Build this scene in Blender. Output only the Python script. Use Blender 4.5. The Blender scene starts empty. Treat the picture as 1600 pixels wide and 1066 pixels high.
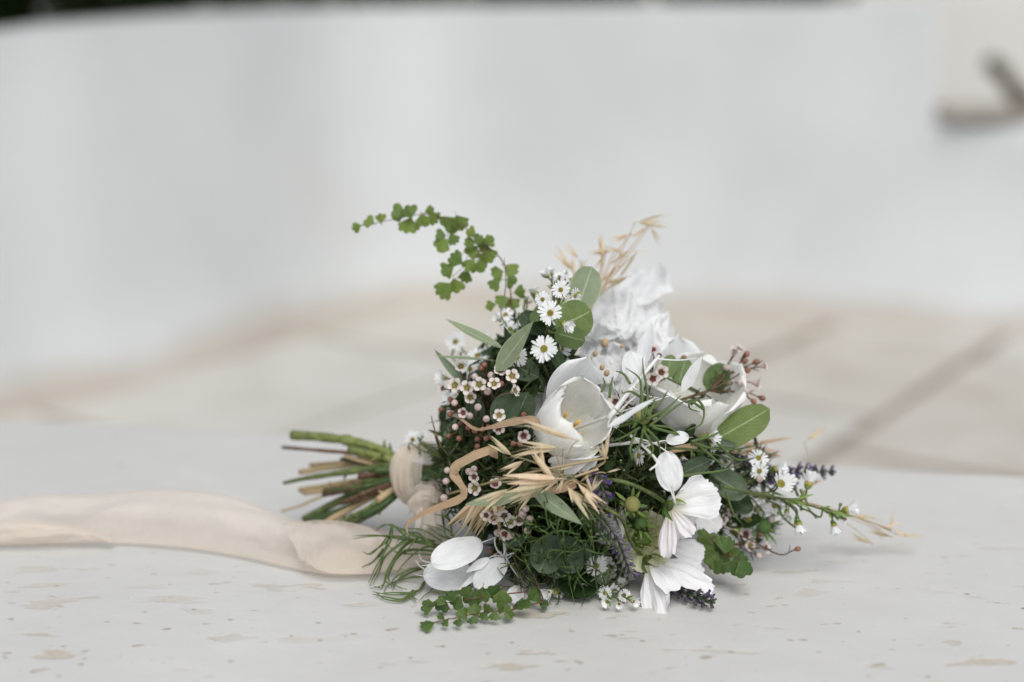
import bpy, math, random
from mathutils import Vector as V, Matrix as M, noise as NZ
RND = random.Random(11)
U = RND.uniform
sc = bpy.context.scene
COL = sc.collection

# ------------------------------------------------------------------ camera
CAM = V((0, 0, .40)); PITCH = math.radians(13); FPX = 2222.0
cd = bpy.data.cameras.new('camera'); cd.lens = 50; cd.sensor_width = 36
cd.clip_start = .05; cd.clip_end = 400
cd.dof.use_dof = True; cd.dof.focus_distance = .985; cd.dof.aperture_fstop = 1.9
cam = bpy.data.objects.new('camera', cd); COL.objects.link(cam)
cam.location = CAM; cam.rotation_euler = (math.radians(90) - PITCH, 0, 0)
sc.camera = cam

# ------------------------------------------------------------------ sky, sun, exposure (soft overcast daylight)
SUN_EL, SUN_AZ = math.radians(57), math.radians(164)     # azimuth from +Y (away from camera), negative = left
w = bpy.data.worlds.new('World'); sc.world = w; w.use_nodes = True
nt = w.node_tree; bg = nt.nodes['Background']
sky = nt.nodes.new('ShaderNodeTexSky'); sky.sky_type = 'NISHITA'; sky.sun_disc = False
sky.sun_elevation = SUN_EL; sky.sun_rotation = SUN_AZ
sky.air_density = 1.0; sky.dust_density = 1.0; sky.ozone_density = 1.0
hs = nt.nodes.new('ShaderNodeHueSaturation'); hs.inputs['Saturation'].default_value = .34
nt.links.new(sky.outputs[0], hs.inputs['Color']); nt.links.new(hs.outputs[0], bg.inputs['Color'])
bg.inputs['Strength'].default_value = .115
sd = bpy.data.lights.new('sun', 'SUN'); sd.energy = 1.5; sd.angle = math.radians(40); sd.color = (1, .985, .955)
sun = bpy.data.objects.new('sun', sd); COL.objects.link(sun)
sdir = V((math.sin(SUN_AZ) * math.cos(SUN_EL), math.cos(SUN_AZ) * math.cos(SUN_EL), math.sin(SUN_EL)))
sun.rotation_euler = (-sdir).to_track_quat('-Z', 'Y').to_euler(); sun.location = sdir * 5
vs = sc.view_settings; vs.view_transform = 'Standard'; vs.look = 'None'; vs.gamma = 1; vs.use_curve_mapping = False
vs.exposure = .44
sc.cycles.max_bounces = 8; sc.cycles.transparent_max_bounces = 12
sc.cycles.use_denoising = True

# ------------------------------------------------------------------ measuring the photograph: pixel + distance -> point
RT = V((1, 0, 0)); DR = V((0, math.cos(PITCH), -math.sin(PITCH))); UP = V((0, math.sin(PITCH), math.cos(PITCH)))
def P(x, y, s): return CAM + DR * s + RT * ((x - 800) / FPX * s) + UP * ((533 - y) / FPX * s)
def level_s(y, z=0.0): return (CAM.z - z) / (math.sin(PITCH) + math.cos(PITCH) * (y - 533) / FPX)
def on_level(x, y, z=0.0): return P(x, y, level_s(y, z))
def ell(x, y):
    q = 1 - ((x - 900) / 290) ** 2 - ((y - 700) / 285) ** 2
    return 1.060 - .086 * max(q, 0)
def PS(x, y, dd=0.0):                                   # point on the bouquet's domed face, dd metres behind it
    s = ell(x, y) + dd
    if y > 380: s = min(s, level_s(y) - .004)
    return P(x, y, s)
def TP(B, t, dlt=0.0, z=.002):                           # second point of a piece that starts at B, dlt metres farther off
    s = (B - CAM).dot(DR) + dlt
    if t[1] > 380: s = min(s, level_s(t[1], z))
    return P(t[0], t[1], s)
def F(r, u, t): return (RT * r + UP * u - DR * t).normalized()
TIE = P(668, 742, 1.075); CEN = P(900, 690, 1.072)

# ------------------------------------------------------------------ helpers
class MB:
    def __init__(s): s.v = []; s.f = []; s.m = []; s.uv = []
    def grid(s, fn, nu, nv, mat=0, closed=False):
        b = len(s.v)
        for j in range(nv + 1):
            for i in range(nu + (0 if closed else 1)):
                s.v.append(V(fn(i / nu, j / nv)))
        n = nu if closed else nu + 1
        for j in range(nv):
            for i in range(nu):
                i2 = (i + 1) % n if closed else i + 1
                s.f.append((b + j * n + i, b + j * n + i2, b + (j + 1) * n + i2, b + (j + 1) * n + i)); s.m.append(mat)
                s.uv.append(((i / nu, j / nv), ((i + 1) / nu, j / nv), ((i + 1) / nu, (j + 1) / nv), (i / nu, (j + 1) / nv)))
    def tube(s, pts, rad, sides=6, mat=0, caps=True):
        pts = [V(p) for p in pts]; n = len(pts)
        if not isinstance(rad, (list, tuple)): rad = [rad] * n
        b = len(s.v); t0 = (pts[1] - pts[0]).normalized()
        a = t0.orthogonal().normalized()
        for k in range(n):
            t = (pts[min(k + 1, n - 1)] - pts[max(k - 1, 0)])
            t = t.normalized() if t.length > 1e-9 else t0
            a = (a - t * a.dot(t)); a = a.normalized() if a.length > 1e-6 else t.orthogonal().normalized()
            c = t.cross(a)
            for i in range(sides):
                g = 2 * math.pi * i / sides
                s.v.append(pts[k] + (a * math.cos(g) + c * math.sin(g)) * rad[k])
        for k in range(n - 1):
            for i in range(sides):
                i2 = (i + 1) % sides
                s.f.append((b + k * sides + i, b + k * sides + i2, b + (k + 1) * sides + i2, b + (k + 1) * sides + i)); s.m.append(mat)
                s.uv.append(((i / sides, k / n), ((i + 1) / sides, k / n), ((i + 1) / sides, (k + 1) / n), (i / sides, (k + 1) / n)))
        if caps:
            for base, rev in ((b, True), (b + (n - 1) * sides, False)):
                idx = [base + i for i in range(sides)]
                s.f.append(tuple(reversed(idx)) if rev else tuple(idx)); s.m.append(mat); s.uv.append(tuple((.5, .5) for _ in idx))
    def ball(s, c, r, axis=None, stretch=1.0, nu=8, nv=6, mat=0, prof=None):
        c = V(c); ax = (V(axis).normalized() if axis is not None else V((0, 0, 1))); a = ax.orthogonal().normalized(); d = ax.cross(a)
        def fn(u, v):
            th = math.pi * v; rr = math.sin(th) * r * (prof(v) if prof else 1)
            return c + ax * (-math.cos(th) * r * stretch) + (a * math.cos(2 * math.pi * u) + d * math.sin(2 * math.pi * u)) * max(rr, r * .02)
        s.grid(fn, nu, nv, mat, closed=True)
    def leaf(s, base, tip, nrm, width, prof, bend=.1, cup=.1, nu=4, nv=6, mat=0):
        base, tip = V(base), V(tip); y = tip - base; L = y.length; y = y / L
        n = V(nrm); n = (n - y * n.dot(y)); n = n.normalized() if n.length > 1e-5 else y.orthogonal().normalized(); x = y.cross(n)
        def fn(u, t):
            h = prof(t) * width; uu = (u - .5) * 2
            return base + y * (L * t) + x * (uu * h) + n * (L * bend * math.sin(math.pi * t) + cup * h * uu * uu)
        s.grid(fn, nu, nv, mat)
    def mesh(s, name, mats, origin=None, smooth=True):
        o = V(origin) if origin is not None else V((0, 0, 0))
        me = bpy.data.meshes.new(name); me.from_pydata([tuple(p - o) for p in s.v], [], s.f)
        for m in mats: me.materials.append(m)
        me.polygons.foreach_set('material_index', s.m)
        if smooth: me.polygons.foreach_set('use_smooth', [len(q) <= 4 for q in s.f])
        uvl = me.uv_layers.new(name='UVMap'); flat = []
        for t in s.uv:
            for q in t: flat += [q[0], q[1]]
        uvl.data.foreach_set('uv', flat); me.update(); return me

WORLD = {}
def link(name, me, parent=None, mat=None):
    o = bpy.data.objects.new(name, me); COL.objects.link(o)
    mat = mat or M.Identity(4); WORLD[o.name] = mat.copy()
    if parent is not None:
        o.parent = parent; o.matrix_parent_inverse = WORLD[parent.name].inverted()
    o.matrix_basis = mat
    return o
def put(name, mb, mats, parent=None, origin=None, smooth=True):
    o = origin if origin is not None else mb.v[0]
    return link(name, mb.mesh(name, mats, o, smooth), parent, M.Translation(V(o)))
def thing(o, label, cat, group=None):
    o['label'] = label; o['category'] = cat
    if group: o['group'] = group
    return o
def basis(pos, x, y, z):
    m = M.Identity(4)
    for i in range(3): m[i][0] = x[i]; m[i][1] = y[i]; m[i][2] = z[i]; m[i][3] = pos[i]
    return m
def along(base, tip, nrm, wide=1.0):                      # unit leaf mesh (+Y long, +Z face) stretched from base to tip
    base, tip = V(base), V(tip); y = tip - base; L = y.length; y = y / L
    n = V(nrm); n = n - y * n.dot(y); n = n.normalized() if n.length > 1e-5 else y.orthogonal().normalized()
    x = y.cross(n)
    return basis(base, x * L * wide, y * L, n * L)
def facing(pos, nrm, size, spin=None):                    # flower mesh (face +Z) turned to nrm
    n = V(nrm).normalized(); a = n.orthogonal().normalized(); b = n.cross(a); g = U(0, 6.28) if spin is None else spin
    x = a * math.cos(g) + b * math.sin(g); y = n.cross(x)
    return basis(V(pos), x * size, y * size, n * size)
def bez(a, b, c, n=8):
    a, b, c = V(a), V(b), V(c)
    return [a * (1 - t) ** 2 + b * (2 * t * (1 - t)) + c * t * t for t in [i / n for i in range(n + 1)]]
def spline(pts, sub=5):
    pts = [V(p) for p in pts]; q = [pts[0] * 2 - pts[1]] + pts + [pts[-1] * 2 - pts[-2]]; out = []
    for k in range(1, len(q) - 2):
        p0, p1, p2, p3 = q[k - 1:k + 3]
        for i in range(sub):
            t = i / sub
            out.append((p1 * 2 + (p2 - p0) * t + (p0 * 2 - p1 * 5 + p2 * 4 - p3) * t * t + (p1 * 3 - p0 - p2 * 3 + p3) * t ** 3) * .5)
    out.append(pts[-1]); return out
def rj(k): return V((U(-k, k), U(-k, k), U(-k, k)))
def floor_clip(pts, z=.0012):
    return [V((p.x, p.y, max(p.z, z))) for p in pts]

# ------------------------------------------------------------------ materials
def base_mat(name):
    m = bpy.data.materials.new(name); m.use_nodes = True
    return m, m.node_tree, m.node_tree.nodes['Principled BSDF'], m.node_tree.nodes['Material Output']
def nd(t, typ, **kw):
    n = t.nodes.new(typ)
    for k, v in kw.items():
        if k in n.inputs.keys(): n.inputs[k].default_value = v
        else: setattr(n, k, v)
    return n
def mixc(t, fac, a, b, blend='MIX'):
    n = t.nodes.new('ShaderNodeMix'); n.data_type = 'RGBA'; n.blend_type = blend
    for i, x in ((0, fac), (6, a), (7, b)):
        if hasattr(x, 'is_output'): t.links.new(x, n.inputs[i])
        elif i == 0: n.inputs[0].default_value = x
        else: n.inputs[i].default_value = (*x, 1)
    return n.outputs[2]
def ramp(t, src, a, b, lo=0, hi=1):
    n = nd(t, 'ShaderNodeMapRange'); n.clamp = True
    t.links.new(src, n.inputs[0])
    for i, x in ((1, a), (2, b), (3, lo), (4, hi)): n.inputs[i].default_value = x
    return n.outputs[0]
def plant(name, c1, c2, trans=.25, rough=.5, scale=4, rib=None, veins=0, spec=.35, vary=.18, bump=.15, edge=None):
    m, t, pb, out = base_mat(name)
    tc = nd(t, 'ShaderNodeTexCoord'); oi = nd(t, 'ShaderNodeObjectInfo')
    nz = nd(t, 'ShaderNodeTexNoise', Scale=scale, Detail=4.0); t.links.new(tc.outputs['Object'], nz.inputs['Vector'])
    col = mixc(t, ramp(t, nz.outputs[0], .3, .7), c1, c2)
    sep = nd(t, 'ShaderNodeSeparateXYZ'); t.links.new(tc.outputs['UV'], sep.inputs[0])
    height = nz.outputs[0]
    if rib or veins:
        d = nd(t, 'ShaderNodeMath', operation='SUBTRACT'); t.links.new(sep.outputs[0], d.inputs[0]); d.inputs[1].default_value = .5
        a = nd(t, 'ShaderNodeMath', operation='ABSOLUTE'); t.links.new(d.outputs[0], a.inputs[0])
        if rib: col = mixc(t, ramp(t, a.outputs[0], .012, .03, .75, 0), col, rib)
        if veins:
            k = nd(t, 'ShaderNodeMath', operation='MULTIPLY_ADD'); t.links.new(a.outputs[0], k.inputs[0]); k.inputs[1].default_value = -.9
            t.links.new(sep.outputs[1], k.inputs[2])
            s = nd(t, 'ShaderNodeMath', operation='MULTIPLY'); t.links.new(k.outputs[0], s.inputs[0]); s.inputs[1].default_value = 60
            si = nd(t, 'ShaderNodeMath', operation='SINE'); t.links.new(s.outputs[0], si.inputs[0])
            v = ramp(t, si.outputs[0], .86, 1, 0, veins)
            col = mixc(t, v, col, rib or c2)
    if edge:
        d = nd(t, 'ShaderNodeMath', operation='SUBTRACT'); t.links.new(sep.outputs[0], d.inputs[0]); d.inputs[1].default_value = .5
        a = nd(t, 'ShaderNodeMath', operation='ABSOLUTE'); t.links.new(d.outputs[0], a.inputs[0])
        col = mixc(t, ramp(t, a.outputs[0], .44, .5, 0, .8), col, edge)
    h = nd(t, 'ShaderNodeHueSaturation')
    t.links.new(ramp(t, oi.outputs['Random'], 0, 1, 1 - vary, 1 + vary), h.inputs['Value'])
    t.links.new(ramp(t, oi.outputs['Random'], 0, 1, .515, .488), h.inputs['Hue']); t.links.new(col, h.inputs['Color']); col = h.outputs[0]
    t.links.new(col, pb.inputs['Base Color']); pb.inputs['Roughness'].default_value = rough
    pb.inputs['Specular IOR Level'].default_value = spec
    bp = nd(t, 'ShaderNodeBump', Strength=bump, Distance=.02); t.links.new(height, bp.inputs['Height']); t.links.new(bp.outputs[0], pb.inputs['Normal'])
    if trans:
        tr = nd(t, 'ShaderNodeBsdfTranslucent'); t.links.new(col, tr.inputs[0])
        mx = nd(t, 'ShaderNodeMixShader'); mx.inputs[0].default_value = trans
        t.links.new(pb.outputs[0], mx.inputs[1]); t.links.new(tr.outputs[0], mx.inputs[2]); t.links.new(mx.outputs[0], out.inputs[0])
    return m
def petal(name, c1, c2, basec=None, tipc=None, trans=.35, pleat=26, bump=.25, clear=0, blotch=None, vary=.03):
    m, t, pb, out = base_mat(name)
    tc = nd(t, 'ShaderNodeTexCoord'); sep = nd(t, 'ShaderNodeSeparateXYZ'); t.links.new(tc.outputs['UV'], sep.inputs[0])
    mp = nd(t, 'ShaderNodeMapping'); mp.inputs['Scale'].default_value = (pleat, 1.6, 1); t.links.new(tc.outputs['UV'], mp.inputs[0])
    nz = nd(t, 'ShaderNodeTexNoise', Scale=1.0, Detail=3.0); t.links.new(mp.outputs[0], nz.inputs['Vector'])
    col = mixc(t, ramp(t, nz.outputs[0], .35, .7), c1, c2)
    if basec: col = mixc(t, ramp(t, sep.outputs[1], .0, .42, 1, 0), col, basec)
    if tipc: col = mixc(t, ramp(t, sep.outputs[1], .5, 1, 0, .6), col, tipc)
    if blotch:
        n2 = nd(t, 'ShaderNodeTexNoise', Scale=6.0, Detail=5.0); t.links.new(tc.outputs['Object'], n2.inputs['Vector'])
        col = mixc(t, ramp(t, n2.outputs[0], .5, .66, 0, .8), col, blotch)
    oi = nd(t, 'ShaderNodeObjectInfo'); h = nd(t, 'ShaderNodeHueSaturation'); t.links.new(col, h.inputs['Color'])
    t.links.new(ramp(t, oi.outputs['Random'], 0, 1, 1 - vary, 1 + vary), h.inputs['Value']); col = h.outputs[0]
    t.links.new(col, pb.inputs['Base Color']); pb.inputs['Roughness'].default_value = .55; pb.inputs['Specular IOR Level'].default_value = .25
    bp = nd(t, 'ShaderNodeBump', Strength=bump, Distance=.03); t.links.new(nz.outputs[0], bp.inputs['Height']); t.links.new(bp.outputs[0], pb.inputs['Normal'])
    tr = nd(t, 'ShaderNodeBsdfTranslucent'); t.links.new(col, tr.inputs[0]); t.links.new(bp.outputs[0], tr.inputs['Normal'])
    mx = nd(t, 'ShaderNodeMixShader'); mx.inputs[0].default_value = trans
    t.links.new(pb.outputs[0], mx.inputs[1]); t.links.new(tr.outputs[0], mx.inputs[2]); last = mx
    if clear:
        tp = nd(t, 'ShaderNodeBsdfTransparent'); m2 = nd(t, 'ShaderNodeMixShader'); m2.inputs[0].default_value = clear
        t.links.new(mx.outputs[0], m2.inputs[1]); t.links.new(tp.outputs[0], m2.inputs[2]); last = m2
    t.links.new(last.outputs[0], out.inputs[0]); return m

MAT = dict(
 stem=plant('green stem', (.125, .16, .044), (.06, .08, .024), 0, .5, 90, bump=.5),
 stem_fat=plant('pale green hollow stem', (.21, .25, .07), (.12, .15, .042), 0, .45, 90, bump=.5),
 stem_dark=plant('dark green stem', (.055, .10, .025), (.04, .07, .02), 0, .5, 40),
 twig=plant('brown twig', (.20, .11, .06), (.09, .055, .03), 0, .75, 120, bump=.6),
 straw=plant('straw', (.60, .47, .28), (.44, .32, .17), .2, .7, 20),
 oat=plant('oat husk', (.80, .68, .49), (.70, .55, .35), .35, .6, 6, veins=0, spec=.25, vary=.15),
 dry=petal('dry tan leaf', (.68, .50, .33), (.50, .33, .19), pleat=20, trans=.2, bump=.5, vary=.1, blotch=(.56, .38, .23)),
 sage=plant('sage eucalyptus leaf', (.24, .285, .175), (.19, .235, .135), .2, .55, 3, rib=(.42, .46, .30), veins=.12, edge=(.40, .44, .28)),
 sagedark=plant('dark eucalyptus leaf', (.075, .11, .058), (.052, .085, .042), .15, .5, 3, rib=(.2, .25, .14), veins=.1),
 green=plant('green round leaf', (.17, .235, .075), (.13, .19, .058), .3, .5, 3, rib=(.42, .46, .25), veins=.2),
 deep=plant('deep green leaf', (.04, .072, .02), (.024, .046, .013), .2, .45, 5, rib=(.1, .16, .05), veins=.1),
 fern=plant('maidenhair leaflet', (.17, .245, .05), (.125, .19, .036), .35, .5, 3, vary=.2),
 ferndark=plant('dark maidenhair leaflet', (.085, .14, .03), (.055, .10, .02), .25, .45, 3, vary=.2, edge=(.22, .30, .08)),  # darker green leaflets of the low fronds, with paler side edges
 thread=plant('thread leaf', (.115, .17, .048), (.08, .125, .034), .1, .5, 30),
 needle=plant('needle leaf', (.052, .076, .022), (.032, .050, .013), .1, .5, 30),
 calyx=plant('green calyx', (.17, .25, .05), (.12, .2, .04), .1, .5, 6),
 bud=plant('green bud', (.10, .18, .04), (.07, .13, .03), 0, .5, 6),
 budyellow=plant('yellow green bud', (.33, .31, .11), (.20, .22, .06), .1, .5, 5),
 disc=plant('yellow daisy disc', (.62, .50, .10), (.48, .42, .09), 0, .8, 10, bump=.6),
 disc_brown=plant('brown daisy disc', (.42, .24, .07), (.30, .16, .05), 0, .8, 10, bump=.6),
 ray=petal('white ray', (.92, .92, .91), (.86, .86, .85), pleat=3, trans=.2),
 tulip=petal('tulip petal', (.92, .91, .865), (.905, .895, .845), basec=(.86, .85, .68), pleat=30, trans=.22, bump=.18),
 tulipout=petal('cool white petal', (.92, .92, .915), (.905, .905, .90), pleat=22, trans=.22, bump=.25),
 cosmos=petal('cosmos petal', (.92, .905, .895), (.90, .88, .87), basec=(.80, .78, .62), pleat=14, trans=.25, bump=.22),
 cosmospink=petal('blushed cosmos petal', (.88, .83, .83), (.86, .80, .81), basec=(.80, .74, .60), tipc=(.84, .80, .80), pleat=14, trans=.25, bump=.22),
 hell=petal('pale yellow petal', (.70, .68, .42), (.62, .62, .34), basec=(.38, .42, .10), tipc=(.78, .77, .62), pleat=16, trans=.35, blotch=(.55, .55, .22)),
 paper=petal('bleached papery disc', (.92, .92, .91), (.87, .87, .86), pleat=6, trans=.3, bump=.22, clear=.04),
 sheer=petal('sheer papery disc', (.94, .94, .935), (.925, .925, .92), pleat=5, trans=.3, bump=.1, clear=.35),
 ruffle=petal('sheer ruffled petal', (.93, .93, .92), (.90, .90, .89), pleat=9, trans=.32, bump=.3, clear=.16),
 bleach=plant('bleached stem', (.88, .87, .84), (.80, .78, .73), .15, .6, 30, vary=.04),
 wax=petal('waxflower petal', (.82, .77, .70), (.76, .68, .62), basec=(.66, .50, .42), pleat=5, trans=.25, vary=.08),
 waxpink=petal('pink waxflower petal', (.80, .72, .69), (.74, .64, .61), basec=(.55, .25, .25), pleat=5, trans=.25, vary=.08),
 waxcup=plant('waxflower cup', (.34, .33, .08), (.24, .22, .06), 0, .35, 8),
 waxcupred=plant('maroon waxflower cup', (.22, .05, .05), (.13, .035, .035), 0, .35, 8),
 stamen=plant('dark stamen', (.12, .08, .04), (.20, .12, .05), 0, .5, 8),
 anther=plant('orange anther', (.80, .48, .10), (.70, .38, .06), 0, .6, 8),
 redbud=plant('coral bud', (.34, .165, .11), (.22, .09, .06), .1, .4, 5, vary=.25),
 pinkbud=plant('pale pink bud', (.72, .60, .55), (.58, .42, .37), .15, .4, 3, vary=.12),
 lavcal=plant('lavender calyx', (.10, .08, .105), (.065, .06, .06), 0, .7, 5, vary=.2),
 lavgrey=plant('grey lavender calyx', (.17, .155, .155), (.10, .095, .10), 0, .7, 5, vary=.2),
 lavbloom=plant('violet lavender bloom', (.15, .075, .34), (.10, .05, .24), .15, .6, 5, vary=.2),
)
# ------------------------------------------------------------------ the setting
GZ = -.45
def plaster(name, c1, c2, stain=None, scale=1.0, bump=.25, foot=None, sts=1.6):
    m, t, pb, out = base_mat(name); tc = nd(t, 'ShaderNodeTexCoord')
    n1 = nd(t, 'ShaderNodeTexNoise', Scale=3.0 * scale, Detail=6.0); n2 = nd(t, 'ShaderNodeTexNoise', Scale=60.0 * scale, Detail=5.0)
    for n in (n1, n2): t.links.new(tc.outputs['Object'], n.inputs['Vector'])
    col = mixc(t, ramp(t, n1.outputs[0], .3, .7), c1, c2)
    if stain:
        n3 = nd(t, 'ShaderNodeTexNoise', Scale=sts * scale, Detail=7.0); t.links.new(tc.outputs['Object'], n3.inputs['Vector'])
        col = mixc(t, ramp(t, n3.outputs[0], .58, .85, 0, .5), col, stain)
    if foot:                                            # splashed dirt along the foot of a wall
        so = nd(t, 'ShaderNodeSeparateXYZ'); t.links.new(tc.outputs['Object'], so.inputs[0]); ad = nd(t, 'ShaderNodeMath', operation='MULTIPLY_ADD')
        t.links.new(n1.outputs[0], ad.inputs[0]); ad.inputs[1].default_value = -.16; t.links.new(so.outputs[2], ad.inputs[2])
        col = mixc(t, ramp(t, ad.outputs[0], -.06, .03, .75, 0), col, foot)
    t.links.new(col, pb.inputs['Base Color']); pb.inputs['Roughness'].default_value = .85; pb.inputs['Specular IOR Level'].default_value = .2
    b = nd(t, 'ShaderNodeBump', Strength=bump, Distance=.01); t.links.new(n2.outputs[0], b.inputs['Height']); t.links.new(b.outputs[0], pb.inputs['Normal'])
    return m
def ledge_mat():
    m, t, pb, out = base_mat('limewashed ledge'); tc = nd(t, 'ShaderNodeTexCoord')
    def noise(scale, detail=4.0, sx=1.0, sy=1.0, off=0.0, rough=.55):
        mp = nd(t, 'ShaderNodeMapping'); mp.inputs['Scale'].default_value = (sx, sy, 1); mp.inputs['Location'].default_value = (off, off * .7, 0)
        t.links.new(tc.outputs['Object'], mp.inputs[0])
        n = nd(t, 'ShaderNodeTexNoise', Scale=scale, Detail=detail, Roughness=rough); t.links.new(mp.outputs[0], n.inputs['Vector']); return n.outputs[0]
    big = noise(4, 5); fine = noise(240, 4); mid = noise(38, 4, .6, 1)
    col = mixc(t, ramp(t, big, .32, .68), (.565, .55, .512), (.63, .616, .583))
    col = mixc(t, ramp(t, mid, .35, .75, 0, .35), col, (.525, .508, .468))
    def mul(a, b):
        n = nd(t, 'ShaderNodeMath', operation='MULTIPLY'); t.links.new(a, n.inputs[0]); t.links.new(b, n.inputs[1]); return n.outputs[0]
    # where the limewash has flaked: pale tan patches, smaller brown pits, pin holes
    gate = ramp(t, noise(6, 2, 1, 1, 3.1), .38, .54)
    so = nd(t, 'ShaderNodeSeparateXYZ'); t.links.new(tc.outputs['Object'], so.inputs[0]); front = ramp(t, so.outputs[1], -.14, .12, 1, .12)
    gate = mul(gate, front)
    flake = mul(ramp(t, noise(44, 3, .42, 1.15, 7.7, .5), .60, .64), gate)
    pit = mul(ramp(t, noise(105, 2, .7, 1.1, 2.3, .4), .685, .72), front)
    vo = nd(t, 'ShaderNodeTexVoronoi', Scale=62.0); vo.inputs['Randomness'].default_value = 1
    t.links.new(tc.outputs['Object'], vo.inputs['Vector'])
    sepc = nd(t, 'ShaderNodeSeparateColor'); t.links.new(vo.outputs['Color'], sepc.inputs[0])
    pin = mul(ramp(t, vo.outputs['Distance'], .10, .14, 1, 0), ramp(t, sepc.outputs[0], .885, .90))
    col = mixc(t, mul(flake, ramp(t, fine, .3, .6, .35, .8)), col, (.47, .395, .285))
    col = mixc(t, mul(pit, ramp(t, fine, .3, .7, .45, .9)), col, (.34, .27, .19))
    col = mixc(t, mul(pin, ramp(t, sepc.outputs[1], 0, 1, .35, .9)), col, (.26, .20, .145))
    t.links.new(col, pb.inputs['Base Color']); pb.inputs['Roughness'].default_value = .5; pb.inputs['Specular IOR Level'].default_value = .5
    hsum = nd(t, 'ShaderNodeMath', operation='MULTIPLY_ADD'); t.links.new(flake, hsum.inputs[0]); hsum.inputs[1].default_value = -.9; t.links.new(mid, hsum.inputs[2])
    h2 = nd(t, 'ShaderNodeMath', operation='MULTIPLY_ADD'); t.links.new(pin, h2.inputs[0]); h2.inputs[1].default_value = -2.5; t.links.new(hsum.outputs[0], h2.inputs[2])
    h3 = nd(t, 'ShaderNodeMath', operation='MULTIPLY_ADD'); t.links.new(fine, h3.inputs[0]); h3.inputs[1].default_value = .3; t.links.new(h2.outputs[0], h3.inputs[2])
    b = nd(t, 'ShaderNodeBump', Strength=.35, Distance=.0016); t.links.new(h3.outputs[0], b.inputs['Height']); t.links.new(b.outputs[0], pb.inputs['Normal'])
    return m
# ledge: swept profile, back edge measured at both ends of the photograph
e0, e1 = on_level(0, 645), on_level(1600, 735)
ed = (e1 - e0).normalized(); en = V((-ed.y, ed.x, 0))               # en points away from the camera
prof = [(-1.0, GZ)] + [(-1.0 + .03 - .03 * math.cos(a), -.03 + .03 * math.sin(a)) for a in [i * math.pi / 8 for i in range(5)]]
prof += [(-.97 + .95 * i / 40, 0) for i in range(1, 40)]
prof += [(-.022 + .022 * math.sin(a), -.022 + .022 * math.cos(a)) for a in [i * math.pi / 10 for i in range(6)]] + [(0, GZ)]
mb = MB(); NP = len(prof) - 1
def ledge_pt(u, v):
    d, z = prof[round(v * NP)]; q = e0 + ed * (-1.2 + 3.6 * u) + en * d
    wob = .006 * NZ.noise(V((q.x * 4, q.y * 4, 3))) if d > -.04 else 0
    dz = .0012 * NZ.noise(V((q.x * 7, q.y * 7, 0))) - .0012 if z > -.02 else 0
    return (q.x + en.x * wob, q.y + en.y * wob, z + dz)
mb.grid(ledge_pt, 120, NP)
ledge = put('ledge', mb, [ledge_mat()], origin=V((0, 1, GZ))); ledge['kind'] = 'structure'
ledge['label'] = 'limewashed stone ledge with tan flaked pits under the bouquet'

# ground and paving stones
gm = plaster('packed earth', (.20, .17, .13), (.14, .115, .09))
mb = MB(); mb.grid(lambda u, v: ((u - .5) * 120, -30 + v * 150, GZ - .02), 8, 8)
ground = put('ground', mb, [gm], origin=V((0, 0, GZ - .02))); ground['kind'] = 'structure'
pm = [plaster('limestone slab %d' % i, a, b, st, 1.6, .3, sts=3.5) for i, (a, b, st) in enumerate((
  ((.57, .545, .49), (.46, .43, .375), (.37, .32, .26)), ((.55, .515, .455), (.44, .40, .345), (.35, .29, .23)), ((.57, .55, .505), (.48, .455, .41), (.40, .36, .30))))]
mb = MB(); mb.grid(lambda u, v: (-5 + 10 * u, .6 + 6 * v, GZ - .012), 4, 4)
paving = put('paving', mb, [plaster('earth joints', (.31, .265, .21), (.24, .20, .155))], origin=V((0, 3, GZ - .012))); paving['kind'] = 'structure'
ca, sa = math.cos(math.radians(-34)), math.sin(math.radians(-34))
row = -3.6
while row < 3.6:
    wd = U(.42, .62); y = -1.6 + U(0, .4)
    while y < 3.6:
        ln = U(.55, 1.15); cx, cy = row + wd / 2, y + ln / 2
        gx, gy = cx * ca - cy * sa + .2, cx * sa + cy * ca + 2.2
        if -3.6 < gx < 3.8 and 1.15 < gy < 4.9 and ((V((gx, gy, 0)) - e0).dot(en) > .3):
            hw, hl, g, zt = wd / 2 - .009, ln / 2 - .009, .012, U(-.004, .006)
            mb = MB(); b8 = []
            cor = [(-hw + U(0, .02), -hl + U(0, .02)), (hw - U(0, .02), -hl + U(0, .02)), (hw - U(0, .02), hl - U(0, .02)), (-hw + U(0, .02), hl - U(0, .02))]
            for zz, k in ((-.04, 1), (zt - g * .6, 1), (zt, .965)):
                for (px, py) in cor: mb.v.append(V((px * k, py * k, zz)))
            for k in (0, 4):
                for i in range(4): mb.f.append((k + i, k + (i + 1) % 4, k + 4 + (i + 1) % 4, k + 4 + i))
            mb.f.append((8, 9, 10, 11)); mb.m = [0] * len(mb.f); mb.uv = [((0, 0),) * 4] * len(mb.f)
            me = mb.mesh('paving_stone', [pm[RND.randrange(3)]], smooth=False)
            link('paving_stone', me, paving, M.Translation((gx, gy, GZ)) @ M.Rotation(math.radians(-34), 4, 'Z'))
        y += ln
    row += wd

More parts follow.
